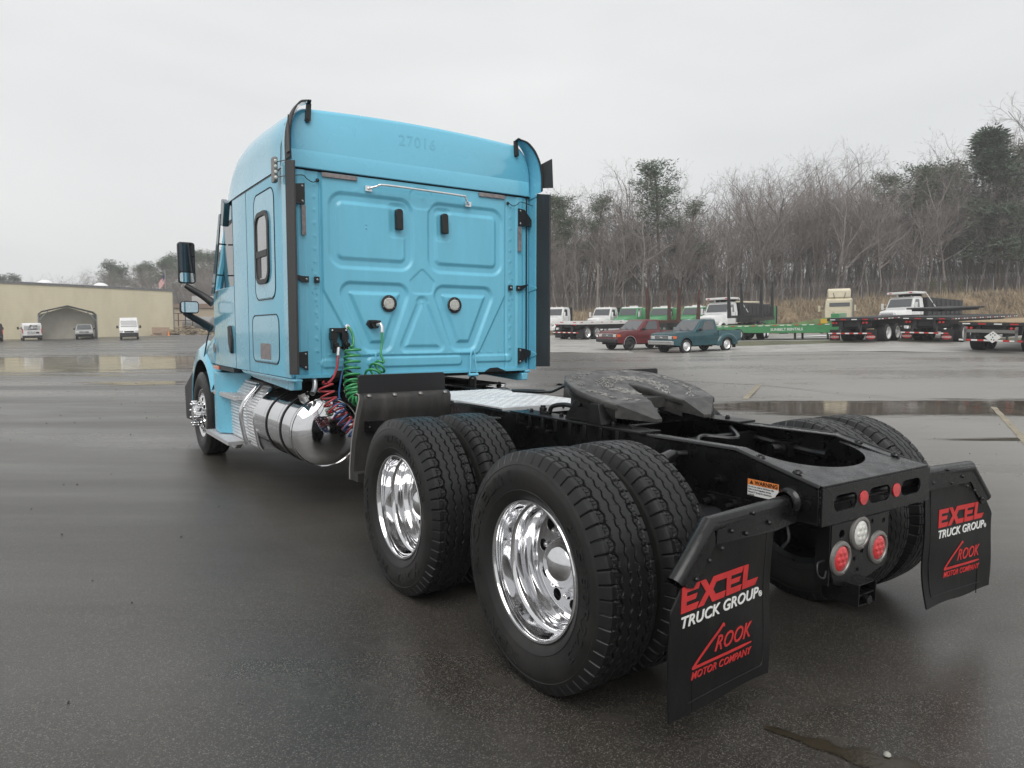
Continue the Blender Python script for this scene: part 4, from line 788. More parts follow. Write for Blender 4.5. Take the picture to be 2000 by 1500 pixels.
    mb = MB(); mb.lathe([(0, .055), (.02, .055), (.03, .045), (.05, .042)], (0, 0, 0), 'x', 24)
    for vv in mb.v: vv[:, 0] = s*(.413+vv[:, 0]); vv[:, 1] += inn[1]; vv[:, 2] += .835
    mb.build('hanger_socket', BLACKP, h)
flap(-.588, -1.19, -.717, -.765); flap(.588, 1.19, -.717, -.765, curl=.035)

# rain drops standing on the top faces of the frame end and the hangers
mb = MB(); rs = np.random.RandomState(41)
for i in range(520):
    x = rs.uniform(-.39, .39); y = rs.uniform(-.80, -.42)
    if (x/.30)**2+((y+.46)/.235)**2 < 1.05 and y > -.70: continue
    z = float(np.interp(y, [-.81, -.40, 0], [.910, .985, 1.0]))+.0045; mb.dome((x, y, z), (0, .18, 1), rs.uniform(.0018, .0045), .0016, 6, 2)
for i in range(420):
    s_ = rs.choice([-1, 1]); y = rs.uniform(-.4, .15); mb.dome((s_*rs.uniform(.345, .40), y, float(np.interp(y, [-.4, .2], [1.006, 1.002]))), (0, 0, 1), rs.uniform(.0018, .004), .0015, 6, 2)
mb.build('rain_drops', mat('water_drop', (.02, .02, .02), .03, spec=.9, coat=1), TR, fix=False)['kind'] = 'stuff'
# scuffs along the bottom edge of the near flap
# ================================================================ the site: SITE(l, d) = l metres to the right of and d metres beyond the corner where one stands
F2 = np.array((math.sin(YAW), math.cos(YAW))); R2 = np.array((math.cos(YAW), -math.sin(YAW))); C2 = np.array((CAM.x, CAM.y))
def SITE(l, d): return C2+R2*l+F2*d
def gzs(l, d):
    l = np.asarray(l, float); d = np.asarray(d, float); az = l/np.maximum(d, 5)
    k = np.interp(az, [.0, .24, .53, .8], [.0225, .0235, .040, .042]); zr = np.clip(k*np.clip(d-17, 0, 60), 0, np.interp(az, [.24, .6], [1.13, 1.5]))
    zl = np.interp(az, [-.75, -.47], [.28, .68])*np.clip((d-50)/38, 0, 1.2)
    t = np.clip((az+.45)/.45, 0, 1); t = t*t*(3-2*t); return zl*(1-t)+zr*t
def GZ(l, d): return float(gzs(l, d))
def W(l, d, h=0.): p = SITE(l, d); return Vector((p[0], p[1], GZ(l, d)+h))
def rz_of(a, b):     # yaw that turns local +y to the site direction (a right, b away)
    v = R2*a+F2*b; return math.atan2(v[1], v[0])-PI/2
def toworld(L_, D_, H): P = C2[None]+L_.reshape(-1, 1)*R2+D_.reshape(-1, 1)*F2; return np.stack([P[:, 0], P[:, 1], H.reshape(-1)], 1).reshape(L_.shape+(3,))
# ---- asphalt
def ground_mat(name, col, col2, rough, wet, gs=90., speck=.35, streak=(.05, .4), bump=.5, dist=.006, wetpos=(.42, .62), tan=None, coat=1., right_col=None):
    m = bpy.data.materials.new(name); m.use_nodes = True; nt = m.node_tree; p = nt.nodes['Principled BSDF']; L = nt.links.new
    t = nd(nt, 'TexCoord'); mp = nd(nt, 'Mapping'); mp.inputs['Rotation'].default_value = (0, 0, YAW); L(t.outputs['Object'], mp.inputs[0]); v = mp.outputs[0]
    ms = nd(nt, 'Mapping'); ms.inputs['Scale'].default_value = (streak[0], streak[1], 1); L(v, ms.inputs[0])
    big = nd(nt, 'TexNoise', Scale=1., Detail=7., Roughness=.58, Distortion=.3); L(ms.outputs[0], big.inputs['Vector'])
    wr = nd(nt, 'ValToRGB'); wr.color_ramp.elements[0].position = wetpos[0]; wr.color_ramp.elements[1].position = wetpos[1]; L(big.outputs[0], wr.inputs[0])
    mid = nd(nt, 'TexNoise', Scale=.9, Detail=8., Roughness=.65); L(v, mid.inputs['Vector'])
    vo = nd(nt, 'TexVoronoi', Scale=gs, Randomness=1.); L(v, vo.inputs['Vector'])
    fine = nd(nt, 'TexNoise', Scale=gs*1.8, Detail=3., Roughness=.7); L(v, fine.inputs['Vector'])
    c = nd(nt, 'ValToRGB'); c.color_ramp.elements[0].position = .3; c.color_ramp.elements[1].position = .7; c.color_ramp.elements[0].color = (*col, 1); c.color_ramp.elements[1].color = (*col2, 1); L(mid.outputs[0], c.inputs[0])
    sp = nd(nt, 'ValToRGB'); sp.color_ramp.elements[0].position = .66; sp.color_ramp.elements[1].position = .95; L(vo.outputs['Color'], sp.inputs[0])
    mxx = nd(nt, 'Mix', data_type='RGBA'); mul = nd(nt, 'Math', operation='MULTIPLY'); mul.inputs[1].default_value = speck; L(sp.outputs[0], mul.inputs[0]); L(mul.outputs[0], mxx.inputs[0]); L(c.outputs[0], mxx.inputs[6]); mxx.inputs[7].default_value = (.30, .28, .255, 1)
    o_ = mxx.outputs[2]
    if right_col:      # base colour blends to a paler tone towards the right hand side of the yard
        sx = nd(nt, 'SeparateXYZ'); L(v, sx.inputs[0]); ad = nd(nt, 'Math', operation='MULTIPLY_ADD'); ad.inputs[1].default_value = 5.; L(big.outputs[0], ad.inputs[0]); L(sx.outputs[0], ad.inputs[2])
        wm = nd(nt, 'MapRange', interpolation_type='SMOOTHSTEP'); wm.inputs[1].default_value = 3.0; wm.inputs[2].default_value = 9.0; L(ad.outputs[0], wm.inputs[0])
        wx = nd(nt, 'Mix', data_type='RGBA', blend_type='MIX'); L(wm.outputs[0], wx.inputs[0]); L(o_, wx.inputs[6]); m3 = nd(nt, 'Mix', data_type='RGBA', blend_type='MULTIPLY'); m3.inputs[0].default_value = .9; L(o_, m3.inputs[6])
        m3 = nd(nt, 'Mix', data_type='RGBA'); m3.inputs[0].default_value = .85; L(o_, m3.inputs[6]); m3.inputs[7].default_value = (*right_col, 1); L(m3.outputs[2], wx.inputs[7]); o_ = wx.outputs[2]
    L(o_, p.inputs['Base Color'])
    mr = nd(nt, 'MapRange'); mr.inputs[3].default_value = rough; mr.inputs[4].default_value = wet; L(wr.outputs[0], mr.inputs[0])
    mr2 = nd(nt, 'Math', operation='MULTIPLY_ADD'); mr2.inputs[1].default_value = .16; L(mid.outputs[0], mr2.inputs[0]); L(mr.outputs[0], mr2.inputs[2]); L(mr2.outputs[0], p.inputs['Roughness'])
    p.inputs['Specular IOR Level'].default_value = .5
    add = nd(nt, 'Math', operation='ADD'); L(vo.outputs['Distance'], add.inputs[0]); L(fine.outputs[0], add.inputs[1])
    b = nd(nt, 'Bump', Distance=dist); bs = nd(nt, 'MapRange'); bs.inputs[3].default_value = bump; bs.inputs[4].default_value = bump*.35; L(wr.outputs[0], bs.inputs[0]); L(bs.outputs[0], b.inputs['Strength']); L(add.outputs[0], b.inputs['Height']); L(b.outputs[0], p.inputs['Normal'])
    return m
ASPH = ground_mat('wet_asphalt', (.026, .0232, .0200), (.050, .0455, .039), .33, .15, gs=240., speck=.45, right_col=(.27, .26, .24), bump=.26, dist=.003, streak=(.05, .30), wetpos=(.42, .60))
GRAVEL = ground_mat('wet_gravel', (.24, .232, .215), (.40, .39, .365), .45, .2, gs=22., speck=.35, bump=.25, dist=.01, streak=(.03, .25), wetpos=(.45, .7))
ls = np.concatenate([[-400, -250, -160], np.arange(-120, 121, 5), [160, 250, 400]]); ds = np.concatenate([[-200, -60, -25], np.arange(-10, 131, 3), [150, 200, 300, 450]])
LL_, DD_ = np.meshgrid(ls, ds); Hh = gzs(LL_, np.maximum(DD_, 1)); Hh = np.where(DD_ < 5, 0, Hh)
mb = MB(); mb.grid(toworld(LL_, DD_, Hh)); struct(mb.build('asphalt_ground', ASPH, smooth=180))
def sheet(name, lpts, d0, d1, off, m, n=60, k=40, rag=.0, seed=1):   # irregular sheet following the terrain between two edges
    rs = np.random.RandomState(seed); l = np.linspace(lpts[0], lpts[1], n); e0 = np.convolve(rs.normal(0, rag, n+8), np.ones(9)/9, 'valid')*2; e1 = np.convolve(rs.normal(0, rag, n+8), np.ones(9)/9, 'valid')*2
    T = np.linspace(0, 1, k)[:, None]; a = np.array([d0(x) for x in l])+e0; b = np.array([d1(x) for x in l])+e1; D = a*(1-T)+b*T; Lg = np.broadcast_to(l, D.shape)
    mb = MB(); mb.grid(toworld(Lg, D, gzs(Lg, D)+off)); return mb.build(name, m, smooth=180)
struct(sheet('gravel_lot', (-2, 95), lambda l: 37-.30*l+.0021*l*l, lambda l: 84, .006, GRAVEL, 120, 60, .5))
GRASS = mat('winter_grass', (.10, .10, .055), .85, var=.45, vscale=.8, dirt=(.16, .145, .11), dscale=1.5, bump=.8, bscale=12)
struct(sheet('grass_strip', (13, 60), lambda l: 43-.12*l, lambda l: 48-.12*l, .012, GRASS, 60, 10, 1.2, 4))
WATER = mat('puddle_water', (.085, .070, .052), .07, spec=.55, bump=.35, bscale=2.2, var=.3, vscale=3, rvar=.03)
WATER2 = mat('muddy_puddle_water', (.15, .135, .105), .09, spec=.6, bump=.12, bscale=1.2, var=.2, vscale=.6, rvar=.04)
def ragged(m, k=.9, lo=.62, hi=.88, sc=(.35, 1.6)):     # let the rim of a thin sheet break up irregularly
    nt = m.node_tree; L = nt.links.new; p = nt.nodes['Principled BSDF']; a = nd(nt, 'Attribute'); a.attribute_name = 'rad'; t = nd(nt, 'TexCoord'); mp = nd(nt, 'Mapping'); mp.inputs['Rotation'].default_value = (0, 0, YAW); L(t.outputs['Object'], mp.inputs[0])
    m2 = nd(nt, 'Mapping'); m2.inputs['Scale'].default_value = (sc[0], sc[1], 1); L(mp.outputs[0], m2.inputs[0]); n = nd(nt, 'TexNoise', Scale=1., Detail=9., Roughness=.62); L(m2.outputs[0], n.inputs['Vector'])
    ad = nd(nt, 'Math', operation='MULTIPLY_ADD'); ad.inputs[1].default_value = k; L(n.outputs[0], ad.inputs[0]); s = nd(nt, 'Math', operation='SUBTRACT'); s.inputs[1].default_value = k*.5; L(ad.outputs[0], s.inputs[0]); L(a.outputs['Fac'], ad.inputs[2])
    r = nd(nt, 'MapRange', interpolation_type='SMOOTHSTEP'); r.inputs[1].default_value = lo; r.inputs[2].default_value = hi; r.inputs[3].default_value = 1.; r.inputs[4].default_value = 0.; L(s.outputs[0], r.inputs[0]); L(r.outputs[0], p.inputs['Alpha'])
ragged(WATER, 1.2, .55, .85); ragged(WATER2, 1.5, .5, .85, (.12, .9))
def blob(name, l0, d0, rl, rd, m, off=.004, seed=0, amp=.18, n=90, rot=0.):
    rs = np.random.RandomState(seed); a = np.arange(n)*2*PI/n; r_ = 1+sum(amp/(k+1)*rs.normal()*np.sin(k*a+rs.uniform(0, 6)) for k in range(2, 12)); L_ = rl*r_*np.cos(a); D_ = rd*r_*np.sin(a)
    l = l0+L_*math.cos(rot)-D_*math.sin(rot); d = d0+L_*math.sin(rot)+D_*math.cos(rot); V = toworld(l, d, gzs(l, d)+off); c = toworld(np.array([l0]), np.array([d0]), gzs(np.array([l0]), np.array([d0]))+off)
    mb = MB(); mb.add(np.vstack([V, c]), [(i, (i+1) % n, n) for i in range(n)]); o = mb.build(name, m, smooth=180)
    at = o.data.attributes.new('rad', 'FLOAT', 'POINT'); at.data.foreach_set('value', [1.]*n+[0.]); return o
for a in ((11.4, 14.1, 10.5, 2.35, WATER, .003, 3, .1), (9.0, 9.9, 3.6, .28, WATER, .003, 8, .2), (-21, 33.5, 16, 14, WATER2, .004, 5, .08), (-10.0, 20.6, 3.0, 1.2, WATER, .0045, 6, .25), (-13, 47, 13, 1.2, WATER, .003, 9, .3)):
    struct(blob('puddle', *a[:5], off=a[5], seed=a[6], amp=a[7]))
def strip(name, pts, wdt, m, off):
    q = np.array([(*SITE(a, b), GZ(a, b)+off) for a, b in pts]); P = np.stack([np.interp(np.linspace(0, len(q)-1, 30), range(len(q)), q[:, i]) for i in range(3)], 1); T = np.gradient(P, axis=0); T /= np.linalg.norm(T, axis=1)[:, None]; N = np.stack([-T[:, 1], T[:, 0], 0*T[:, 0]], 1)*wdt/2*(1+.12*np.sin(np.arange(30)*1.7))[:, None]
    mb = MB(); mb.grid(np.stack([P+N, P-N])); struct(mb.build(name, m, smooth=180))
JT = mat('pale_joint', (.24, .21, .15), .6, var=.3, vscale=3); JD = mat('dark_joint', (.02, .018, .016), .5)
strip('pavement_joint', [(9.67, 14.2), (7.6, 10.6), (6.6, 8.9)], .10, JT, .006); strip('pavement_joint', [(5.2, 15.8), (6.7, 19.2)], .14, JT, .006)
strip('pavement_joint', [(3.5, 21.5), (6.7, 19.1), (9.9, 13.9), (13, 12.2)], .035, JD, .007); strip('pavement_joint', [(-30, 19.5), (-14, 14.5), (-9, 12.6)], .02, JD, .007)
# thin muddy trickle in the foreground and water pooled along it
tr = spline([(1.86-2.9228+2.0, 0, 0)]*1+[(0, 0, 0)], 2) if False else None
mud = mat('mud_trickle', (.036, .029, .019), .22, spec=.6, var=.35, vscale=9, bump=.3, bscale=60)
c_ = np.array([(.97, 2.62), (1.18, 2.46), (1.36, 2.33), (1.50, 2.18), (1.63, 2.07), (1.74, 1.97), (1.85, 1.90), (1.93, 1.84)]); wd_ = np.array([.015, .045, .10, .12, .05, .045, .08, .02]); q = np.array([(*SITE(a, b), 0) for a, b in c_])
P_ = spline(q, 10); ww = np.interp(np.linspace(0, 7, len(P_)), range(8), wd_)*(1+.25*np.sin(np.arange(len(P_))*1.1)); T_ = np.gradient(P_, axis=0); T_ /= np.linalg.norm(T_, axis=1)[:, None]; N_ = np.stack([-T_[:, 1], T_[:, 0], 0*T_[:, 0]], 1)
G = np.stack([P_+N_*ww[:, None]*1.3, P_, P_-N_*ww[:, None]]); G[..., 2] = .004; mb = MB(); mb.grid(G); o = struct(mb.build('mud_trickle', mud, smooth=180)); n_ = len(P_); o.data.attributes.new('rad', 'FLOAT', 'POINT').data.foreach_set('value', [1.]*n_+[0.]*n_+[1.]*n_); ragged(mud, 1.1, .5, .95, (9, 9))
mb = MB(); rs = np.random.RandomState(11)      # loose grit
for i in range(420):
    l, d = rs.uniform(-12, 9), rs.uniform(2.2, 30)**1.; s = rs.uniform(.004, .010)*(1+d/16); p = W(l, d, s*.3)
    if -1.4 < p.x < 1.4 and -1.2 < p.y < 8.6: continue
    mb.add(np.array([(s, 0, 0), (-s*.5, s*.8, 0), (-s*.5, -s*.8, 0), (0, 0, s*.9), (0, 0, -s*.4)])+np.array(p), [(0, 1, 3), (1, 2, 3), (2, 0, 3)])
g = mb.build('loose_grit', mat('grit', (.05, .045, .04), .7, var=.5, vscale=3), smooth=0); tag(g, 'loose grit and small pebbles scattered over the wet asphalt', 'grit'); g['kind'] = 'stuff'
p = W(1.34, 2.43, .008); mb = MB(); mb.dome(p, (0, 0, 1), .014, .012, 8, 3); tag(mb.build('pebble', mat('pebble', (.3, .3, .27), .6)), 'pale round pebble beside the muddy trickle in the foreground', 'pebble')
SNOW = mat('old_snow', (.72, .73, .74), .6, bump=.5, bscale=6, var=.08, vscale=4)
for a in ((22.2, 50.5, 1.9, .7, 21), (27.0, 43.6, 1.1, .35, 22), (27.6, 40.7, .7, .25, 23), (8.9, 53.6, 1.1, .45, 24), (6.4, 52.2, .8, .35, 26), (-49.5, 96.5, 4.4, .9, 25), (-44, 100, 5, 1.2, 27), (-61.5, 97, 3, .7, 28)):
    struct(blob('snow_patch', *a[:4], SNOW, off=.05, seed=a[4], amp=.2, n=40))
GRAVEL_ = 0
LOTP = mat('straw_bank', (.20, .145, .085), .9, var=.4, vscale=.9, dirt=(.10, .075, .05), dscale=1.4, bump=1., bscale=7)
# ---- bank and the ground under the wood
ls = np.concatenate([[-20, -5], np.linspace(0, 66, 100), [80, 120, 200]]); ds = np.concatenate([np.linspace(74, 84, 16), [88, 95, 110, 140, 200, 400]])
Lg, Dg = np.meshgrid(ls, ds); az = Lg/80; topz = np.interp(az, [-.2, .04, .2, .33, .45, .55, .72, 1], [3.0, 3.2, 3.55, 4.1, 4.7, 5.0, 5.8, 6.3]); base = gzs(Lg, np.minimum(Dg, 74)); t = np.clip((Dg-74)/6.5, 0, 1); t = t*t*(3-2*t)
Hb = base-.1+(topz-base+.1)*t+np.clip(Dg-90, 0, 60)*.03; rs = np.random.RandomState(5); Hb += rs.normal(0, .10, Hb.shape)*(t > .05)+.22*np.sin(Lg*.9+Dg*.4)*np.clip(t, 0, 1)*(Dg < 86)
mb = MB(); mb.grid(toworld(Lg, Dg, Hb)); struct(mb.build('earth_bank', LOTP, smooth=60))
def BZ(l, d): t = min(1, max(0, (d-74)/6.5)); t = t*t*(3-2*t); b = GZ(l, min(d, 74)); tz = float(np.interp(l/80, [-.2, .04, .2, .33, .45, .55, .72, 1], [3.0, 3.2, 3.55, 4.1, 4.7, 5.0, 5.8, 6.3])); return b-.1+(tz-b+.1)*t+min(60, max(0, d-90))*.03
rs = np.random.RandomState(9); N = 26000; l = rs.uniform(0, 64, N); d = rs.uniform(73.6, 84, N); z = np.array([BZ(a, b) for a, b in zip(l, d)]); h = rs.uniform(.25, .75, N)*np.where(rs.rand(N) < .12, 2.0, 1); b0 = toworld(l, d, z); an = rs.uniform(0, PI, N); wv = np.stack([np.cos(an), np.sin(an), 0*an], 1)*.05; ln = rs.normal(0, .32, (N, 3)); ln[:, 2] = 1; tipp = b0+ln*h[:, None]
V = np.stack([b0-wv, b0+wv, tipp], 1).reshape(-1, 3)
mb = MB(); mb.add(V, [(3*i, 3*i+1, 3*i+2) for i in range(N)]); g = mb.build('dry_grass', mat('dry_grass', (.30, .24, .165), .9, var=.45, vscale=.7), smooth=0, fix=False); tag(g, 'matted straw coloured dry grass covering the bank below the fence', 'grass'); g['kind'] = 'stuff'
# ---- trees
def seg_mesh(segs, n=3):     # segs: list of (a, b, ra, rb)
    S = np.array([(*a, *b, ra, rb) for a, b, ra, rb in segs]); A, B = S[:, :3], S[:, 3:6]; D = B-A; D /= np.linalg.norm(D, axis=1)[:, None]+1e-9; up = np.where(np.abs(D[:, 2:3]) < .9, [[0, 0, 1.]], [[0, 1., 0]]); X = np.cross(up, D); X /= np.linalg.norm(X, axis=1)[:, None]; Y = np.cross(D, X); V = []
    for e, rr in ((A, S[:, 6]), (B, S[:, 7])):
        for k in range(n): a = 2*PI*k/n; V.append(e+(X*math.cos(a)+Y*math.sin(a))*rr[:, None])
    V = np.stack(V, 1).reshape(-1, 3); F = [(i*2*n+k, i*2*n+(k+1) % n, i*2*n+n+(k+1) % n, i*2*n+n+k) for i in range(len(S)) for k in range(n)]
    mb = MB(); mb.add(V, F); return mb
def bare_tree(seed, h=15., spread=.5, fork=.35, dens=1.):
    rs = np.random.RandomState(seed); tr_, br = [], []
    def grow(p, d, ln, r, lev):
        n = max(2, int(ln/(.9 if lev < 2 else .5))); q = p; dd = d
        for i in range(n):
            dd = vnorm(dd+rs.normal(0, .09+.05*lev, 3)+np.array((0, 0, .05 if lev else .02))); q2 = q+dd*ln/n; r2 = r*(1-.55/n*(1 if lev else .9)); (tr_ if lev == 0 else br).append((q, q2, r, r2)); q, r = q2, r2
            if lev < 4 and (lev > 0 or q[2] > h*fork):
                for _ in range(rs.poisson((1.5, 1.3, 1.35, .9)[lev]*dens)):
                    ax = vnorm(np.cross(dd, rs.normal(0, 1, 3))); an = rs.uniform(.35, .95)*(.7+spread*.6); nd_ = vnorm(dd*math.cos(an)+ax*math.sin(an)); grow(q, nd_, ln*rs.uniform(.28, .5)*(1.15 if lev == 0 else 1), max(.008, r*rs.uniform(.4, .62)), lev+1)
    grow(np.array((0, 0, -.4)), np.array((0, 0, 1.)), h*.92, .009*h+.04, 0); return tr_, br
BARK = mat('grey_bark', (.19, .17, .155), .9, var=.35, vscale=2); TWIG = mat('twigs', (.215, .19, .177), .9, var=.3, vscale=.6); PBARK = mat('pine_bark', (.10, .075, .06), .9, var=.3, vscale=3)
NEED = mat('pine_needles', (.065, .105, .058), .7, var=.4, vscale=.9, col2=(.11, .155, .08)); NEED2 = mat('cedar_needles', (.075, .10, .068), .8, var=.5, vscale=.9)
def tree_obj(tr_, br, name, label, group, crown_m=TWIG, trunk_m=BARK, cn='crown', extra=None):
    e = thing(name, label, 'tree', group=group); seg_mesh(tr_, 6).build('trunk', trunk_m, e, smooth=60, fix=False)
    c = seg_mesh(br, 3) if br else MB()
    if extra is not None: c.mi = 1; c.add(*extra)
    c.build(cn, [TWIG if extra is None else PBARK, crown_m], e, smooth=0, fix=False); return e
def pine(seed, h=16., bare=.5, rad=3., dens=1., conic=.3):
    rs = np.random.RandomState(seed); tr_, br, V, Fc = [], [], [], []; q = np.array((0, 0, -.4)); n = 16; r = .011*h+.05; dd = np.array((0, 0, 1.))
    pts = []
    for i in range(n): dd = vnorm(dd+rs.normal(0, .025, 3)); q2 = q+dd*h/n; r2 = r*(1-.75/n*1.1); tr_.append((q, q2, r, r2)); pts.append(q2); q, r = q2, r2
    pts = np.array(pts); cl = []
    for i in range(int(46*dens)):
        t = bare+(1-bare)*rs.rand()**.9; p = np.array([np.interp(t*h, pts[:, 2], pts[:, k]) for k in range(3)]); u = (t-bare)/(1-bare)
        R_ = rad*((1-u)**.8*conic+(1-conic)*math.sqrt(max(.05, 1-(2*u-.75)**2/1.7)))*rs.uniform(.55, 1.1); a = rs.uniform(0, 2*PI); el = rs.uniform(-.15, .45)+.5*u; e = p+np.array((math.cos(a)*math.cos(el), math.sin(a)*math.cos(el), math.sin(el)))*R_
        m_ = (p+e)/2+np.array((0, 0, -.12*R_)); br.append((p, m_, .06, .04)); br.append((m_, e, .04, .015))
        for s_ in (1., .8, .6, .42): cl.append((p+(e-p)*s_+rs.normal(0, .22, 3), .75*(1.1-.25*s_)*rad/3))
    for c, s in cl:
        k = 44; dirs = rs.normal(0, 1, (k, 3)); dirs /= np.linalg.norm(dirs, axis=1)[:, None]; dirs[:, 2] = dirs[:, 2]*.5+.1; c0 = c+dirs*s*rs.uniform(.3, 1, (k, 1)); t1 = rs.normal(0, 1, (k, 3)); t1 /= np.linalg.norm(t1, axis=1)[:, None]; sz = s*rs.uniform(.13, .27, (k, 1))
        n0 = len(V)*1; V.append(np.stack([c0-t1*sz*.35, c0+dirs*sz*1.6, c0+t1*sz*.35], 1).reshape(-1, 3))
    V = np.vstack(V); return tr_, br, (V, [(3*i, 3*i+1, 3*i+2) for i in range(len(V)//3)])
bare = [bare_tree(s, h, sp, fk, dn) for s, h, sp, fk, dn in ((1, 15, .5, .30, 1), (2, 16, .35, .4, 1), (3, 13, .7, .22, 1), (4, 17, .3, .45, 1.), (5, 12, .6, .3, 1), (6, 14, .45, .35, 1.), (8, 10, .5, .2, 1))]
HT = [max(b[1][2] for b in t[0]+t[1]) for t in bare]
bproto = [tree_obj(t[0], t[1], 'bare_tree', 'x', 'bare winter trees in the wood beyond the fence') for t in bare]
GB = 'bare winter trees in the wood beyond the fence'
def plant(proto, l, d, s, rz, label, group, z=None, name=None, tilt=0.):
    e = proto.copy(); COL.objects.link(e)
    for ch in proto.children: c = ch.copy(); COL.objects.link(c); c.parent = e
    p = SITE(l, d); e.location = (p[0], p[1], BZ(l, d) if z is None else z); e.scale = (s, s, s); e.rotation_euler = (tilt, 0, rz); e['label'] = label; e['group'] = group
    if name: e.name = name
    return e
def top_at(az, d):   # canopy height (m) of the wood along its length, rising to the right
    e = np.interp(az, [.04, .07, .11, .137, .155, .18, .21, .25, .275, .30, .34, .38, .42, .446, .476, .50, .55, .59, .63, .67, .72, .79], [.178, .185, .178, .163, .196, .206, .19, .178, .188, .192, .217, .232, .221, .237, .225, .221, .224, .235, .242, .257, .293, .30])
    return float(e*d+1.515)
rs = np.random.RandomState(21); HP = HT; kinds = ['slender grey', 'tall narrow', 'wide spreading', 'straight trunked', 'low branching', 'loosely forked', 'small twiggy']
for row, (d, n, f) in enumerate(((88, 44, .80), (94, 46, .97), (101, 40, 1.03), (110, 36, 1.02), (120, 30, 1.0))):
    for i in range(n):
        az = .035+(.78-.035)*(i+rs.uniform(.1, .9))/n; px = 1000+az*1388; dd = d+rs.uniform(-3, 3); k = rs.randint(7) if row else rs.choice([0, 2, 4, 5, 6]); tgt = (top_at(az, dd)-BZ(az*dd, dd))*(rs.uniform(.78, 1.22) if row < 4 else rs.uniform(.55, .85)); f = 1
        plant(bproto[k], az*dd, dd, max(.45, tgt/HP[k]), rs.uniform(0, 6.28), '%s bare winter tree in the wood beyond the fence' % kinds[k], GB)
pines = [pine(31, 17, .50, 4.0, .95, .25), pine(32, 16, .42, 3.8, .7, .4), pine(33, 18, .18, 6.2, 1.9, 1.0), pine(34, 12, .30, 3.6, .8, .5)]
pproto = [tree_obj(t[0], t[1], 'pine_tree', 'x', None, NEED if i != 2 else NEED2, PBARK, extra=t[2]) for i, t in enumerate(pines)]
PL = [(1078, 92, 12.5, 0, 'dark pine nearest the blue cab at the left end of the wood'), (1112, 93, 12.9, 0, 'middle pine of the left group in the wood'), (1146, 92, 13.1, 1, 'right pine of the left group, with a ragged crown'), (1291, 90, 18.2, 0, 'tallest lone pine above the teal pickup'), (1325, 92, 13.0, 1, 'lower pine leaning against the tall lone pine'),
      (1700, 97, 16.9, 0, 'slim pine between bare trees right of centre'), (1762, 95, 17.2, 0, 'flat topped pine left of the large conifers'), (1838, 96, 17.0, 3, 'broad pine with thin needles beside the cone shaped conifer'), (1945, 86, 19.5, 2, 'tall cone shaped conifer at the right of the wood'), (2000, 90, 16.5, 3, 'dark conifer cut by the right edge of the photo'), (1875, 100, 16.5, 1, 'dim pine behind the cone shaped conifer'), (1215, 101, 8, 3, 'low dark pine under the bare trees on the left'), (1810, 100, 17.3, 0, 'narrow pine behind the broad pine')]
TP = {1078: 388, 1112: 386, 1146: 380, 1291: 317, 1325: 392, 1700: 342, 1762: 326, 1838: 320, 1945: 250, 2000: 275, 1875: 318, 1215: 440, 1810: 330}
for px, d, h, k, lab in PL:
    l = (px-1000)/1388*d; h = (646.6-TP[px])*d/1388+1.515-BZ(l, d); plant(pproto[k], l, d, h/((17, 16, 18, 12)[k]+.7), px*.7, lab, 'pines in the wood beyond the fence')
for px, y, s_ in ((1815, 556, 1.7), (1838, 560, 1.4), (1870, 558, 1.5)):
    l = (px-1000)/1388*85; e = plant(pproto[3], l, 85, s_/9, px, 'yellow green shrub just behind the fence, %s of three' % {1815: 'left', 1838: 'middle', 1870: 'right'}[px], 'green shrubs behind the fence', name='shrub'); e['category'] = 'shrub'
    for ch in e.children:
        if ch.name.startswith('crown'): ch.data = ch.data.copy(); ch.data.materials[1] = mat('shrub_leaves', (.13, .14, .05), .8, var=.3)
# brush: uncountable thin stems
N = 15000; rs = np.random.RandomState(77); dd = rs.uniform(85.5, 128, N); az = rs.uniform(.03, .80, N); l = az*dd; segs = []
for i in range(N):
    z0 = BZ(l[i], dd[i])-.2; p = SITE(l[i], dd[i]); h = rs.uniform(1.2, 7.5)*(1 if dd[i] > 90 else .55); a = rs.normal(0, .12, 2); r_ = rs.uniform(.012, .04); p0 = np.array((p[0], p[1], z0)); p1 = p0+np.array((a[0]*h, a[1]*h, h)); segs.append((p0, p1, r_, r_*.4))
    m_ = p0+(p1-p0)*rs.uniform(.35, .7); b_ = rs.normal(0, .35, 2); segs.append((m_, m_+np.array((b_[0]*h*.4, b_[1]*h*.4, h*.3)), r_*.6, r_*.3))
g = seg_mesh(segs, 3).build('underbrush', TWIG, smooth=0, fix=False); tag(g, 'tangled grey brown underbrush filling the foot of the wood', 'underbrush'); g['kind'] = 'stuff'
LEAF = mat('leaf_litter', (.10, .078, .06), .95, var=.4, vscale=.5)
# ---- fence
fe = thing('chain_link_fence', 'tall chain link fence with slanted post tops and coiled razor wire along the bank', 'fence'); GALV = mat('galvanised_steel', (.34, .34, .34), .5, .6); RUST = mat('dull_wire', (.16, .14, .125), .7, .3)
fl = np.arange(1.0, 66, 3.05); fd = 83.2; tops = []
mb = MB(); mb.cyl((0, 0, 0), (0, 0, 2.05), .04, n=8); mb.cyl((0, 0, 2.05), (0, -.28, 2.35), .025, n=6); pm = mb.build('post', GALV, fe); first = True
for l in fl:
    o = pm if first else pm.copy()
    if not first: COL.objects.link(o)
    first = False; p = SITE(l, fd); o.location = (p[0], p[1], BZ(l, fd)); o.rotation_euler = (0, 0, rz_of(0, 1)); tops.append((l, BZ(l, fd)))
mb = MB(); Z_ = [z for _, z in tops]
for hh in (.1, 2.0): mb.tube([(*SITE(l, fd), z+hh) for l, z in tops], .018, 5)
k = np.arange(fl[0], fl[-1], .14)
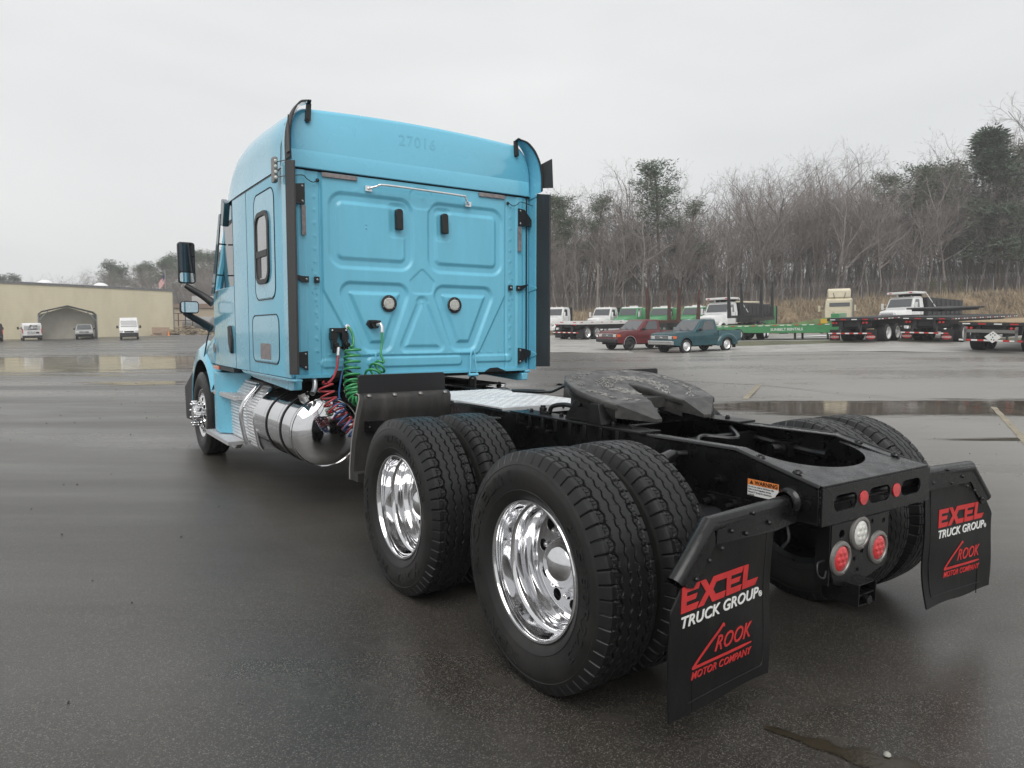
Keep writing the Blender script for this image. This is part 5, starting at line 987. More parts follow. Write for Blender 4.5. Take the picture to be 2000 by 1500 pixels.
for i, l in enumerate(k):
    z = float(np.interp(l, fl, Z_)); a, b = SITE(l, fd), SITE(l+1.0, fd); c = SITE(l-1.0, fd); mb.add([(a[0], a[1], z+.05), (a[0], a[1], z+.062), (b[0], b[1], z+2.0), (b[0], b[1], z+1.988)], [(0, 1, 2, 3)]); mb.add([(a[0], a[1], z+.05), (a[0], a[1], z+.062), (c[0], c[1], z+2.0), (c[0], c[1], z+1.988)], [(0, 1, 2, 3)])
m_ = mb.build('wire_mesh', RUST, fe, smooth=0); m_['kind'] = 'stuff'
n = 4200; t = np.linspace(0, 1, n); l = fl[0]+(fl[-1]-fl[0])*t; a = t*2*PI*175; z = np.interp(l, fl, Z_)+2.30+.24*np.sin(a); l2 = l+.10*np.cos(a); d2 = fd-.15+.22*np.cos(a); mb = MB(); mb.tube(toworld(l2, d2, z), .011, 4); mb.build('razor_wire', GALV, fe, smooth=0)
for a_, pp in enumerate(((1166, 78, 515),)):
    l = (1166-1000)/1388*78; p = SITE(l, 78); zb = BZ(l, 78); mb = MB(); mb.cyl((p[0], p[1], zb-.3), (p[0], p[1], 8.9), .13, .10, 10); tag(mb.build('utility_pole', mat('pole_wood', (.22, .19, .16), .85, var=.2)), 'plain weathered wooden pole standing in front of the wood left of the pickups', 'pole')
bproto_all = bproto+pproto
# ================================================================ parked vehicles
WHITE = mat('white_paint', (.68, .68, .67), .3, coat=.6, var=.06, vscale=2); CREAM = mat('cream_paint', (.58, .52, .38), .4, coat=.4, var=.08); GREENP = mat('bright_green_paint', (.06, .25, .10), .4, coat=.3, var=.1); TEAL = mat('faded_teal_paint', (.008, .060, .074), .33, coat=.5, var=.15, vscale=1.5)
MAROON = mat('faded_red_paint', (.125, .018, .022), .4, coat=.35, var=.2, vscale=1.5); RUSTY = mat('rusty_brown_steel', (.075, .035, .026), .75, var=.4, vscale=3); TYR = mat('plain_tyre', (.02, .02, .02), .7); VG = mat('vehicle_glass', (.035, .04, .043), .06, spec=.9, coat=1); WOOD = mat('deck_boards', (.34, .25, .15), .75, var=.25, vscale=2, stretch=(6, .4, 1))
HL = mat('headlamp', (.6, .6, .58), .1, coat=1); SILV = mat('silver_grey_paint', (.34, .34, .33), .35, coat=.5, var=.08); YEL = mat('yellow_paint', (.6, .4, .05), .5); RL = mat('truck_red_lamp', (.5, .02, .02), .3, coat=.5); TRIMB = mat('black_trim', (.02, .02, .022), .5); GCONC = mat('fender_chrome', (.7, .7, .7), .15, 1); LITE = mat('ragged_green_deck', (.17, .30, .12), .8, var=.3, vscale=1, dirt=(.22, .16, .11), dscale=1.2)
def place(o, l, d, a, b, pitch=True, h=0.):
    p = W(l, d, h); o.location = p; o.rotation_mode = 'XYZ'; rz = rz_of(a, b)
    n = math.hypot(a, b); a, b = a/n, b/n; e = 2.; sl = (GZ(l+a*e, d+b*e)-GZ(l-a*e, d-b*e))/(2*e); ra, rb = b, -a; sr = (GZ(l+ra*e, d+rb*e)-GZ(l-ra*e, d-rb*e))/(2*e)
    o.rotation_euler = (math.atan(sl), -math.atan(sr), rz); return o
def wheel(parent, x, y, r, w, rim=.6, m=CHROME2, name='wheel', dual=False):
    s = 1 if x > 0 else -1; mb = MB(); xo = w/2
    mb.lathe([(-xo*.8, r*.62), (-xo, r*.72), (-xo, r*.9), (-xo*.8, r), (xo*.8, r), (xo, r*.9), (xo, r*.72), (xo*.8, r*.62)], (x, y, r), 'x', 28); o = mb.build(name, TYR, parent)
    mb = MB(); e = x+s*xo; mb.lathe([(e-s*.01, r*.70), (e+s*.002, r*.66), (e-s*.02, r*.60), (e-s*(.11 if dual else .05), r*.5), (e-s*(.12 if dual else .02), r*.25), (e-s*(.05 if dual else -.01), r*.2), (e-s*(.04 if dual else -.015), .001)], (0, y, r), 'x', 24)
    mb.build('rim', m, o); return o
def panel(parent, name, m, quad, off=.0): mb = MB(); mb.add(quad, [tuple(range(len(quad)))]); return mb.build(name, m, parent, smooth=0)
def pickup(paint, label, wheels=CHROME2, step=True, bumper=GCONC, amber=True, word='FORD'):
    o = thing('pickup_truck', label, 'pickup', group='small pickups parked on the gravel'); hw = .84
    def arch(y, r=.40, z0=.36): return [(y+r*math.cos(R(a)), z0+r*math.sin(R(a))) for a in range(0, 181, 20)]
    body = [(-2.42, .50), (-2.44, 1.04), (-.78, 1.04), (-.76, .80), (-.73, .80), (-.71, 1.05), (.95, 1.08), (1.9, 1.03), (2.27, .96), (2.34, .82), (2.33, .42)]+[(1.90, .38)]+arch(1.45)+[(1.05, .36), (-.9, .36)]+arch(-1.40)+[(-1.82, .42)]
    secs = []
    def ring(xx, ins): return [(xx, y, z) for y, z in body]
    mb = MB(); n = len(body); V = []
    c = np.array([(y, z) for y, z in body])
    for xx, k in ((-hw, .0), (-hw+.03, .03), (hw-.03, .03), (hw, 0)):
        q = c.copy(); 
        if k == 0: q[:, 1] = np.where(q[:, 1] > .9, q[:, 1]-.045, q[:, 1]); q[:, 0] = np.where(q[:, 0] > 2.2, q[:, 0]-.07, q[:, 0])
        V.append(np.stack([np.full(n, xx), q[:, 0], q[:, 1]], 1))
    mb.add(np.vstack(V), [tuple(range(n)), tuple(range(3*n, 4*n))[::-1]]+[(k*n+i, k*n+(i+1) % n, (k+1)*n+(i+1) % n, (k+1)*n+i) for k in range(3) for i in range(n)]); mb.build('body', paint, o, smooth=50)
    # greenhouse
    b = [(.90, 1.06), (-.76, 1.04)]; t = [(.28, 1.62), (-.66, 1.64)]; wb, wt = hw-.03, hw-.15
    V = [(-wb, *b[0]), (wb, *b[0]), (wb, *b[1]), (-wb, *b[1]), (-wt, *t[0]), (wt, *t[0]), (wt, *t[1]), (-wt, *t[1])]
    mb = MB(); mb.add(V, [(0, 1, 5, 4), (1, 2, 6, 5), (2, 3, 7, 6), (3, 0, 4, 7), (4, 5, 6, 7)]); mb.build('cab', paint, o, smooth=30, bevel=.045)
    V = np.array(V, float)
    def q(i, j, k, l_, u0, u1, v0, v1, off):
        A, B, Cc, D = V[i], V[j], V[k], V[l_]; f = lambda u, v: (A*(1-u)+B*u)*(1-v)+(D*(1-u)+Cc*u)*v; nn = vnorm(np.cross(B-A, D-A)); P = [f(u0, v0), f(u1, v0), f(u1, v1), f(u0, v1)]; ctr = V.mean(0); nn = nn if (P[0]-ctr)@nn > 0 else -nn; return [p+nn*off for p in P]
    panel(o, 'windshield', VG, q(0, 1, 5, 4, .06, .94, .04, .90, .012)); panel(o, 'side_window', VG, q(1, 2, 6, 5, .26, .84, .10, .86, .012)); panel(o, 'side_window', VG, q(3, 0, 4, 7, .16, .74, .10, .86, .012)); panel(o, 'rear_window', VG, q(2, 3, 7, 6, .1, .9, .3, .88, .012))
    mb = MB(); mb.box(-hw+.08, hw-.08, -2.36, -.80, .965, 1.045); mb.build('bed_void', DARK, o)
    for x in (-hw, hw):
        s = 1 if x > 0 else -1
        wheel(o, s*.74, 1.45, .335, .22, m=wheels); wheel(o, s*.74, -1.40, .335, .22, m=wheels)
        mb = MB(); mb.lathe([(s*.60, .39), (s*.835, .395)], (0, 1.45, .36), 'x', 24, 0, PI); mb.lathe([(s*.60, .39), (s*.835, .395)], (0, -1.40, .36), 'x', 24, 0, PI); mb.build('wheel_arch', DARK, o)
        mb = MB(); mb.bar((s*(hw-.02), .62, 1.10), (s*(hw+.10), .60, 1.12), .05, .04); mb.box(*sorted((s*(hw+.02), s*(hw+.2))), .55, .64, 1.06, 1.20); mb.build('wing_mirror', TRIMB, o, bevel=.02)
        mb = MB(); mb.box(*sorted((s*hw, s*(hw+.008))), -.80, 1.0, .66, .675); mb.tube([(s*(hw+.002), .95, .40), (s*(hw+.002), .93, 1.03)], .006, 4); mb.tube([(s*(hw+.002), -.70, .40), (s*(hw+.002), -.72, 1.0)], .006, 4); mb.box(*sorted((s*hw, s*(hw+.02))), -.62, -.48, .90, .94); mb.build('door_line', TRIMB, o)
        if step:      # bulging rear fender
            mb = MB(); G = []
            for rr, xx in ((.40, 0), (.46, .07), (.56, .10), (.66, .07), (.72, .0)): G.append([(s*(hw+xx-.01), -1.42+rr*1.05*math.cos(R(a)), min(.93, .36+rr*.80*math.sin(R(a)))) for a in range(-8, 189, 12)])
            mb.grid(np.array(G)); mb.build('rear_fender', paint, o, smooth=60)
            mb = MB(); mb.box(*sorted((s*.68, s*.9)), -1.97, -1.95, .16, .45); mb.build('mud_flap', TRIMB, o)
        mb = MB(); mb.lathe([(s*(hw+.004), .40), (s*(hw+.012), .425), (s*(hw-.01), .43)], (0, 1.45, .36), 'x', 24, -.1, PI+.1)
        mb.build('arch_trim', paint if step else CHROME2, o)
    mb = MB(); mb.prism([(2.30, .42), (2.46, .44), (2.46, .60), (2.30, .62)], 'x', -hw, hw); mb.build('front_bumper', TRIMB if not step else SILV, o, bevel=.03)
    if step: mb = MB(); mb.box(-hw-.005, hw+.005, 2.38, 2.475, .565, .635); mb.build('bumper_chrome', GCONC, o, bevel=.02)
    mb = MB(); mb.box(-.42, .42, 2.30, 2.345, .70, .88); mb.build('grille', TRIMB, o, bevel=.01); mb = MB()
    for z in (.74, .79, .84): mb.box(-.41, .41, 2.345, 2.35, z, z+.012)
    mb.box(-.5, .5, 2.33, 2.352, .885, .90); mb.build('grille_bar', CHROME2, o)
    mb = MB(); v, f = text_vf(word, .07, .002, .003, align='CENTER'); mb.add(np.stack([-v[:, 0], 2.354+v[:, 2], .775+v[:, 1]], 1), f); mb.build('badge', WHPT, o, smooth=0)
    for s in (-1, 1):
        mb = MB(); mb.box(*sorted((s*.46, s*.72)), 2.28, 2.345, .72, .87); mb.build('headlight', HL, o, bevel=.01)
        mb = MB(); mb.box(*sorted((s*.72, s*.845)), 2.12, 2.33, .73, .86); mb.build('turn_signal', AMBER if amber else HL, o, bevel=.01)
    mb = MB(); mb.tube([(-.1, .99, 1.09), (.35, .80, 1.23)], .012, 5); mb.tube([(-.6, .99, 1.09), (-.2, .82, 1.22)], .012, 5); mb.build('wiper', TRIMB, o)
    mb = MB(); mb.box(-.6, .6, -2.2, 2.2, .30, .42); mb.build('underside', DARK, o); return o
# place by the near front (left) wheel; local wheel centre (-.74,1.45)
def place_pick(o, l, d, a, b):
    n = math.hypot(a, b); a, b = a/n, b/n; ra, rb = b, -a; l0 = l-a*1.45+ra*.74; d0 = d-b*1.45+rb*.74; place(o, l0, d0, a, b)
place_pick(pickup(TEAL, 'faded teal stepside pickup with polished wheels, in front of the red pickup'), 8.55, 35.1, -.854, -.52)
place_pick(pickup(MAROON, 'faded red pickup with black bumper, half hidden behind the teal pickup', TRIMB, False, TRIMB, True, 'GMC'), 6.26, 38.1, -.854, -.52)
def work_truck(paint, label, body='none', roof=None, grille=GCONC, rear_fairing=False, sc_=1., name='work_truck', grp='work trucks parked nose out below the bank', flat=True, canopy=False, bed=None):
    o = thing(name, label, 'truck', group=grp); roof = roof or paint
    secs = []
    for y, w_, zt, zb in ((3.35, .72, 1.55, .75), (3.2, .80, 1.68, .75), (2.6, .92, 1.78, .8), (1.75, 1.02, 1.88, .9)): secs.append([(-w_, y, zb), (-w_, y, zt-.30), (-w_*.86, y, zt-.06), (-w_*.5, y, zt), (w_*.5, y, zt), (w_*.86, y, zt-.06), (w_, y, zt-.30), (w_, y, zb)])
    shell('hood', secs, paint, o)
    V = [(-1.08, 1.78, .95), (1.08, 1.78, .95), (1.08, .15, .95), (-1.08, .15, .95), (-1.08, 1.74, 1.90), (1.08, 1.74, 1.90), (1.08, .12, 1.90), (-1.08, .12, 1.90), (-.98, 1.36, 2.66), (.98, 1.36, 2.66), (.98, .15, 2.70), (-.98, .15, 2.70)]
    mb = MB(); mb.add(V, [(0, 1, 5, 4), (1, 2, 6, 5), (2, 3, 7, 6), (3, 0, 4, 7), (4, 5, 9, 8), (5, 6, 10, 9), (6, 7, 11, 10), (7, 4, 8, 11), (8, 9, 10, 11), (3, 2, 1, 0)]); mb.build('cab', paint, o, smooth=30, bevel=.05)
    mb = MB(); mb.prism([(1.30, 2.66), (1.22, 2.78), (.3, 2.80), (.15, 2.68)], 'x', -.93, .93); mb.build('roof', roof, o, bevel=.03)
    panel(o, 'windshield', VG, [(-.93, 1.745, 1.98), (.93, 1.745, 1.98), (.86, 1.42, 2.60), (-.86, 1.42, 2.60)])
    for s in (-1, 1):
        panel(o, 'side_window', VG, [(s*1.092, 1.50, 1.94), (s*1.092, .75, 1.94), (s*1.01, .70, 2.56), (s*1.01, 1.22, 2.56)])
        mb = MB(); mb.box(*sorted((s*1.25, s*1.42)), 1.70, 1.78, 1.80, 2.30); mb.bar((s*1.08, 1.6, 2.2), (s*1.3, 1.74, 2.2), .03, .03); mb.bar((s*1.08, 1.6, 1.9), (s*1.3, 1.74, 1.9), .03, .03); mb.build('mirror', GCONC if paint is GREENP else paint, o, bevel=.02)
        wheel(o, s*1.02, 2.75, .5, .28); wheel(o, s*1.02, -2.8, .5, .5, m=WHITE, dual=True); wheel(o, s*1.02, -4.1, .5, .5, m=WHITE, dual=True)
        mb = MB(); mb.lathe([(s*.80, .60), (s*1.17, .62), (s*1.19, .56), (s*1.17, .54)], (0, 2.75, .52), 'x', 16, 0, PI); mb.build('fender', paint, o, smooth=50); mb = MB(); mb.box(*sorted((s*.70, s*.95)), 3.05, 3.38, 1.0, 1.22); mb.build('headlight', HL, o, bevel=.03)
        mb = MB(); mb.box(*sorted((s*1.088, s*1.095)), .60, 1.60, 1.0, 1.86) if False else mb.tube([(s*1.092, .55, 1.0), (s*1.092, .58, 1.9)], .01, 4); mb.build('door_line', TRIMB, o)
    mb = MB(); mb.box(-.52, .52, 3.34, 3.39, .95, 1.50); mb.build('grille', CHROME2 if grille is GCONC else grille, o, bevel=.03); mb = MB()
    for x in np.arange(-.45, .5, .09): mb.box(x-.012, x+.012, 3.39, 3.40, .98, 1.47)
    mb.build('grille_bars', TRIMB, o); mb = MB(); mb.box(-1.15, 1.15, 3.3, 3.55, .45, .75); mb.build('bumper', grille if paint is not WHITE else WHITE, o, bevel=.04)
    mb = MB(); mb.box(-.42, .42, -5.6, 2.6, .75, .95); mb.build('chassis', TRIMB, o)
    mb = MB()
    for x in (-.6, 0, .6): mb.dome((x, 1.1, 2.79), (0, 0, 1), .06, .07, 8, 3)
    mb.build('roof_lamps', HL, o)
    if body == 'dump':
        mb = MB(); mb.prism([(-5.6, 1.25), (-5.75, 2.55), (-.15, 2.72), (-.15, 1.15)], 'x', -1.2, 1.2)
        for y in np.arange(-5.2, -.3, .7): mb.box(-1.25, -1.2, y, y+.12, 1.3, 2.55); mb.box(1.2, 1.25, y, y+.12, 1.3, 2.55)
        mb.build('dump_body', TRIMB, o, bevel=.03); mb = MB(); mb.box(-1.1, 1.1, .0, 1.55, 2.98, 3.16); mb.build('cab_shield', WHITE, o, bevel=.04); mb = MB(); mb.bar((-1.15, .1, 3.1), (-1.22, -1.4, 1.9), .07, .07); mb.bar((1.15, .1, 3.1), (1.22, -1.4, 1.9), .07, .07); mb.build('tarp_arm', WHITE, o); mb = MB(); mb.box(-.9, -.7, 1.55, 1.57, 3.03, 3.11); mb.build('shield_lamp', RL, o); mb = MB(); mb.box(.7, .9, 1.55, 1.57, 3.03, 3.11); mb.build('shield_lamp', RL, o); mb = MB(); mb.box(-.9, .9, .1, .2, 2.8, 3.0); mb.build('shield_post', TRIMB, o)
        if bed: mb = MB(); mb.box(-1.1, 1.1, -4.6, -.5, 2.66, 2.84); mb.build('tarp_roll', bed, o, bevel=.05)
    elif body == 'sleeper':
        mb = MB(); mb.box(-1.1, 1.1, -.75, .14, .95, 2.72); mb.build('sleeper', paint, o, bevel=.12); mb = MB(); mb.box(-1.16, 1.16, -.95, -.78, 1.0, 2.75); mb.build('rear_guard', TRIMB, o, bevel=.03); mb = MB(); mb.box(-.45, .45, .2, .5, 2.8, 2.92); mb.build('light_bar', HL, o, bevel=.03)
    elif body == 'rack':
        mb = MB(); mb.box(-1.15, 1.15, -.15, -.02, 1.0, 2.80); mb.box(-1.2, 1.2, -5.6, -.15, 1.05, 1.2); mb.build('headboard', TRIMB, o, bevel=.02)
    if rear_fairing:
        panel(o, 'rear_window', VG, [(-.75, .10, 2.15), (.75, .10, 2.15), (.75, .115, 2.45), (-.75, .115, 2.45)]); mb = MB(); mb.prism([(.25, 2.82), (.30, 3.50), (.55, 3.62), (.75, 3.5), (1.25, 2.85)], 'x', -.85, .85); mb.build('air_deflector', paint, o, bevel=.1); mb = MB(); mb.bar((-.35, .2, 2.8), (-.45, .28, 3.25), .04, .04); mb.bar((.35, .2, 2.8), (.45, .28, 3.25), .04, .04); mb.tube([(-.45, .09, 1.5+.0), (-.52, .06, 1.6), (-.45, .06, 1.72), (-.36, .06, 1.62), (-.40, .06, 1.5)], .02, 6); mb.cyl((1.0, .0, 1.2), (1.0, 0, 3.1), .06); mb.build('stays', BEZEL, o)
    return o
GT = 'work trucks parked nose out below the bank'
def pt(px, d): return (px-1000)/1388*d
for px, d, args, hd in ((1098, 69, dict(paint=WHITE, body='rack', label='small white cab truck nearest the blue cab below the bank'), (-.72, -.69)), (1190, 69, dict(paint=WHITE, body='rack', label='white cab truck with black rack behind the red pickup'), (-.75, -.66)),
                        (1240, 68, dict(paint=GREENP, body='sleeper', roof=WHITE, label='green tractor truck behind the first brown stake'), (-.75, -.66)), (1300, 68, dict(paint=GREENP, body='sleeper', roof=WHITE, label='green tractor truck between the paired brown stakes'), (-.75, -.66)),
                        (1362, 66, dict(paint=GREENP, body='sleeper', roof=WHITE, label='green tractor truck above the teal pickup cab'), (-.72, -.70)), (1488, 66, dict(paint=GREENP, body='sleeper', roof=WHITE, label='green tractor truck furthest right, beyond the white dump truck'), (-.75, -.66))):
    w_ = place(work_truck(**args), pt(px, d), d, hd[0]*.8, hd[1]*1.15); w_.scale = (.92, .92, .95)
place(work_truck(WHITE, 'white dump truck with rolled tan tarp between the green tractors', 'dump', bed=CREAM), pt(1415, 60)+.3, 60.5, -.70, -.71)
place(work_truck(WHITE, 'large white dump truck with black body on the right below the bank', 'dump'), pt(1790, 56), 57, -.84, -.54)
place(work_truck(CREAM, 'cream road tractor seen from behind with tall roof deflector', rear_fairing=True), pt(1661, 55), 57, .30, .95)
# ---- trailers : local +y forward, origin under the rear end
def tape(mb_r, mb_w, x, y0, y1, z, h=.05, step=.46):
    i = 0; y = y0
    while y < y1: (mb_r if i % 3 < 1 else mb_w).box(*sorted((x, x+(.006 if x > 0 else -.006))), y, min(y+step*.6, y1), z, z+h); y += step; i += 1
def trailer(label, length, top, axles, side_m=TRIMB, deck_m=TRIMB, flaps=True, oval=True, white_edge=False, zt=1.42, sup=True, rims=WHITE, bump=True, wheel_r=.5, thick=.16):
    o = thing('flatbed_trailer', label, 'trailer', group='trailers parked in rows on the gravel')
    mb = MB(); mb.box(-1.28, 1.28, 0, length, zt-thick, zt-.03); mb.build('deck_frame', side_m, o, bevel=.01)
    if deck_m is WOOD:
        b0 = MB(); b0.box(-1.25/12+.012, 1.25/12-.012, 0, length, zt-.03, zt); pl = None
        for i in range(12):
            if pl is None: pl = b0.build('plank', deck_m, o); q = pl
            else: q = pl.copy(); COL.objects.link(q)
            q.location = (-1.15+i*.209, 0, (i % 3)*.004)
    else: mb = MB(); mb.box(-1.26, 1.26, .01, length-.01, zt-.029, zt); mb.build('deck', deck_m, o)
    mb = MB(); mb.box(-.55, -.42, .1, length, zt-.65, zt-thick); mb.box(.42, .55, .1, length, zt-.65, zt-thick); mb.box(-1.1, 1.1, .25, .32, zt-.5, zt-thick); mb.build('main_beams', TRIMB, o)
    for y in axles:
        for s in (-1, 1): wheel(o, s*1.0, y, wheel_r, .54, m=rims, dual=True)
    r_, w_ = MB(), MB()
    for s in (-1, 1): tape(r_, w_, s*1.282, .2, length, zt-.12)
    if bump:
        mb = MB(); mb.box(-1.2, 1.2, .0, .08, .50, .60); mb.bar((-.6, .05, .6), (-.6, .25, zt-.2), .08, .08); mb.bar((.6, .05, .6), (.6, .25, zt-.2), .08, .08); mb.build('under_ride_bumper', TRIMB, o)
        for i in range(10): (r_ if i % 2 else w_).box(-1.2+i*.24, -1.2+i*.24+.235, -.006, -.001, .515, .585)
    for i in range(4): (r_ if i % 2 else w_).box(-1.1+i*.6, -1.1+i*.6+.3, -.006, -.001, zt-.12, zt-.07)
    r_.build('red_tape', RL, o)['kind'] = 'stuff'; w_.build('white_tape', WHPT, o)['kind'] = 'stuff'
    if flaps:
        for s in (-1, 1):
            mb = MB(); mb.box(s*1.0-.3, s*1.0+.3, .42, .44, .12, .75); f_ = mb.build('mud_flap', TRIMB, o)
            if oval:
                mb = MB(); mb.lathe([(.415, .001), (.412, .20)], (0, 0, 0), 'y', 24); mb.v = [v*np.array((1.25, 1, .62))+np.array((s*1.0, 0, .33)) for v in mb.v]; mb.build('oval_sign', REDPT, f_, smooth=0)
                mb = MB(); v, f = text_vf('DORSEY', .13, .001, .003, align='CENTER'); mb.add(np.stack([v[:, 0]+s*1.0, .408-v[:, 2], .29+v[:, 1]], 1), f); mb.build('sign_lettering', WHPT, f_, smooth=0)
    for s in (-1, 1):
        mb = MB(); mb.cyl((s*.75, -.01, zt-.28), (s*.75, .05, zt-.28), .055); mb.build('tail_lamp', RL, o); mb = MB(); mb.cyl((s*.92, -.01, zt-.28), (s*.92, .05, zt-.28), .055); mb.build('tail_lamp', RL, o)
        if length > 8 and sup: mb = MB(); mb.bar((s*.55, length-3.2, .05), (s*.55, length-3.2, zt-.2), .12, .12); mb.box(s*.55-.15, s*.55+.15, length-3.35, length-3.05, 0, .05); mb.build('landing_leg', TRIMB, o)
    return o
def place_rear(o, px, d, a, b):      # px: bearing of the middle of the rear end
    return place(o, pt(px, d), d, a, b)
place_rear(trailer('long white edged flatbed trailer whose tail stands just right of the blue cab', 14.2, 0, (1.2, 2.5), side_m=WHITE, deck_m=WHITE, oval=False, rims=GCONC, thick=.26), 1104, 54.5, .65, .76)
place(trailer('black flatbed trailer with white wheels and red oval mud flap signs', 7.5, 0, (2.2, 3.5), deck_m=TRIMB), 19.0, 40.1, .75, .66)
place_rear(trailer('black flatbed trailer with red oval signs between two other trailers on the right', 12.5, 0, (2.4, 3.7)), 1802, 39.1, .75, .66)
t = trailer('flatbed trailer with pale plank deck and white diamond placard at the right', 12.0, 0, (2.2, 3.5), deck_m=WOOD, oval=False, flaps=False, zt=1.36); place(t, 20.8, 31.0, .75, .66)
mb = MB(); mb.prism([(-.32+.1, .70), (.1, .96), (.42, .70), (.1, .44)], 'y', -.03, -.02); pl = mb.build('diamond_placard', WHPT, t); mb = MB(); mb.box(-1.0, 1.0, -.02, .05, .88, 1.02); mb.box(-1.02, -.92, -.02, .05, .5, 1.15); mb.box(.9, 1.0, -.02, .05, .5, 1.15); mb.build('tail_frame', BEZEL, t)
mb = MB()
for i, (x, z) in enumerate(((.02, .8), (.1, .86), (.18, .8), (.1, .7), (.06, .6), (.15, .58))): mb.box(x-.02, x+.02, -.036, -.031, z-.03, z+.02)
mb.build('placard_marks', DARK, pl)
mb = MB(); mb.box(-1.25, 1.25, 0, 3.8, 0, .10); mb.box(-1.1, 1.1, .3, 3.5, -.12, 0); r = mb.build('loading_ramp', TRIMB, bevel=.02); tag(r, 'flat black steel ramp lying raised above the right hand trailers', 'ramp'); p = W(pt(1800, 45), 45, 1.75); r.location = p; r.rotation_euler = (.05, .03, rz_of(.93, .37)); 
# low green trailer
o = thing('lowboy_trailer', 'green low trailer with sloping ramp end, lettered side and twin legs', 'trailer'); Lw = 8.3
mb = MB(); mb.prism([(0, 1.0), (Lw-3.0, .98), (Lw-2.4, 1.0), (Lw, 1.02), (Lw, .42), (Lw-5.5, .50), (.0, .62)], 'x', -1.2, 1.2); mb.build('body', GREENP, o, bevel=.02)
mb = MB(); mb.prism([(0, 1.01), (Lw-3.2, .99), (Lw-.9, 1.38), (Lw-.4, 1.38), (Lw-.3, 1.03), (Lw-3.2, .98)], 'x', -1.12, 1.12); mb.build('ramp', LITE, o, bevel=.01)
mb = MB(); mb.box(-1.2, 1.2, Lw-.5, Lw, 1.0, 1.62); mb.build('headboard', GREENP, o, bevel=.03); mb = MB(); mb.box(-1.22, -.9, Lw-1.1, Lw-.7, 1.02, 1.3); mb.box(.9, 1.22, Lw-1.1, Lw-.7, 1.02, 1.3); mb.build('ratchet_box', YEL, o)
for y in (.95, 1.95):
    for s in (-1, 1): wheel(o, s*.98, y, .42, .45, m=WHITE, dual=True)
for y in (5.6, 7.6):
    for s in (-1, 1): mb = MB(); mb.bar((s*1.0, y, 0), (s*1.0, y, .6), .12, .12); mb.build('leg', TRIMB, o)
r_, w_ = MB(), MB(); tape(r_, w_, -1.203, .1, Lw, .94); tape(r_, w_, 1.203, .1, Lw, .94); r_.build('red_tape', RL, o)['kind'] = 'stuff'; w_.build('white_tape', WHPT, o)['kind'] = 'stuff'
mb = MB(); v, f = text_vf('SUNBELT RENTALS', .24, .002, .004); mb.add(np.stack([1.206+v[:, 2], Lw-4.2+v[:, 0], .62+v[:, 1]], 1), f); mb.build('lettering', WHPT, o, smooth=0)
place(o, pt(1385, 49.5)+.7, 50.4, .82, -.58)
# log trailers with tall stakes
def log_trailer(label, l, d, a, b, bunks, m=RUSTY, hh=2.35, zt=1.45, length=9.):
    o = thing('log_trailer', label, 'trailer', group='stake trailers between the pickups and the bank'); mb = MB(); mb.box(-.5, -.36, 0, length, zt-.4, zt-.1); mb.box(.36, .5, 0, length, zt-.4, zt-.1); mb.box(-.5, .5, .1, .2, zt-.4, zt-.1); mb.box(-.5, .5, length-.2, length-.1, zt-.4, zt-.1); mb.build('frame', TRIMB, o)
    for y in bunks:
        mb = MB(); mb.box(-1.2, 1.2, y-.1, y+.1, zt-.1, zt+.08); bk = mb.build('bunk', m, o)
        for s in (-1, 1): mb = MB(); mb.add([(s*1.2, y-.12, zt-.05), (s*1.2, y+.12, zt-.05), (s*.95, y+.12, zt-.05), (s*.95, y-.12, zt-.05), (s*1.19, y-.07, zt+hh), (s*1.19, y+.07, zt+hh), (s*1.07, y+.07, zt+hh), (s*1.07, y-.07, zt+hh)], [(0, 1, 5, 4), (1, 2, 6, 5), (2, 3, 7, 6), (3, 0, 4, 7), (4, 5, 6, 7)]); mb.build('stake', m, bk)
    for y in (.9, 2.15):
        for s in (-1, 1): wheel(o, s*.98, y, .5, .5, m=CHROME2, dual=True)
    return place(o, l, d, a, b)
log_trailer('rusty brown stake trailer behind the red pickup', pt(1282, 49), 48, .50, .865, (.6, 5.4), hh=2.25)
log_trailer('black framed stake trailer in front of the white dump truck', pt(1447, 50), 49.5, .5, .865, (.5, 4.6), TRIMB, hh=2.45, zt=1.62)
# ================================================================ left side: warehouse, carport, vans
YW_ = mat('cream_block_wall', (.72, .65, .47), .8, var=.06, vscale=.35, stretch=(1, 1, .35), dirt=(.64, .57, .41), dscale=.5, bump=.3, bscale=5); ROOFM = mat('flat_roof', (.20, .20, .20), .7, var=.2)
aL, dL = pt(-60, 88), 88; aR, dR = pt(341, 110), 110; u = np.array((aR-aL, dR-dL)); wl = np.linalg.norm(u); u /= wl; v_ = np.array((-u[1], u[0]))
bl = thing('warehouse', 'long low cream block warehouse with flat grey roof and round skylights', 'building'); p = SITE(aL, dL); bl.location = (p[0], p[1], 0); bl.rotation_euler = (0, 0, rz_of(*v_))   # local x along the facade, y into it
z0, zt = -.3, 7.75
mb = MB(); mb.box(0, wl, 0, 60, z0, zt); mb.build('wall', YW_, bl); mb = MB(); mb.box(-.1, wl+.12, -.12, 60.1, zt, zt+.10); mb.box(-.1, wl+.12, -.10, -.004, zt-.22, zt-.002); mb.build('roof', ROOFM, bl)
mb = MB()
for z in np.arange(.4, zt-.2, .2): mb.box(.02, wl-.02, -.006, -.001, z-.008, z+.008)
m_ = mb.build('mortar_courses', mat('mortar', (.56, .50, .35), .9), bl); m_['kind'] = 'stuff'
for x in (4.0, 12.8, 21.5): mb = MB(); mb.dome((x*wl/31., 5.0, zt+.1), (0, 0, 1), 1.1, .75, 20, 5); mb.build('skylight', mat('skylight_white', (.8, .8, .8), .3), bl)
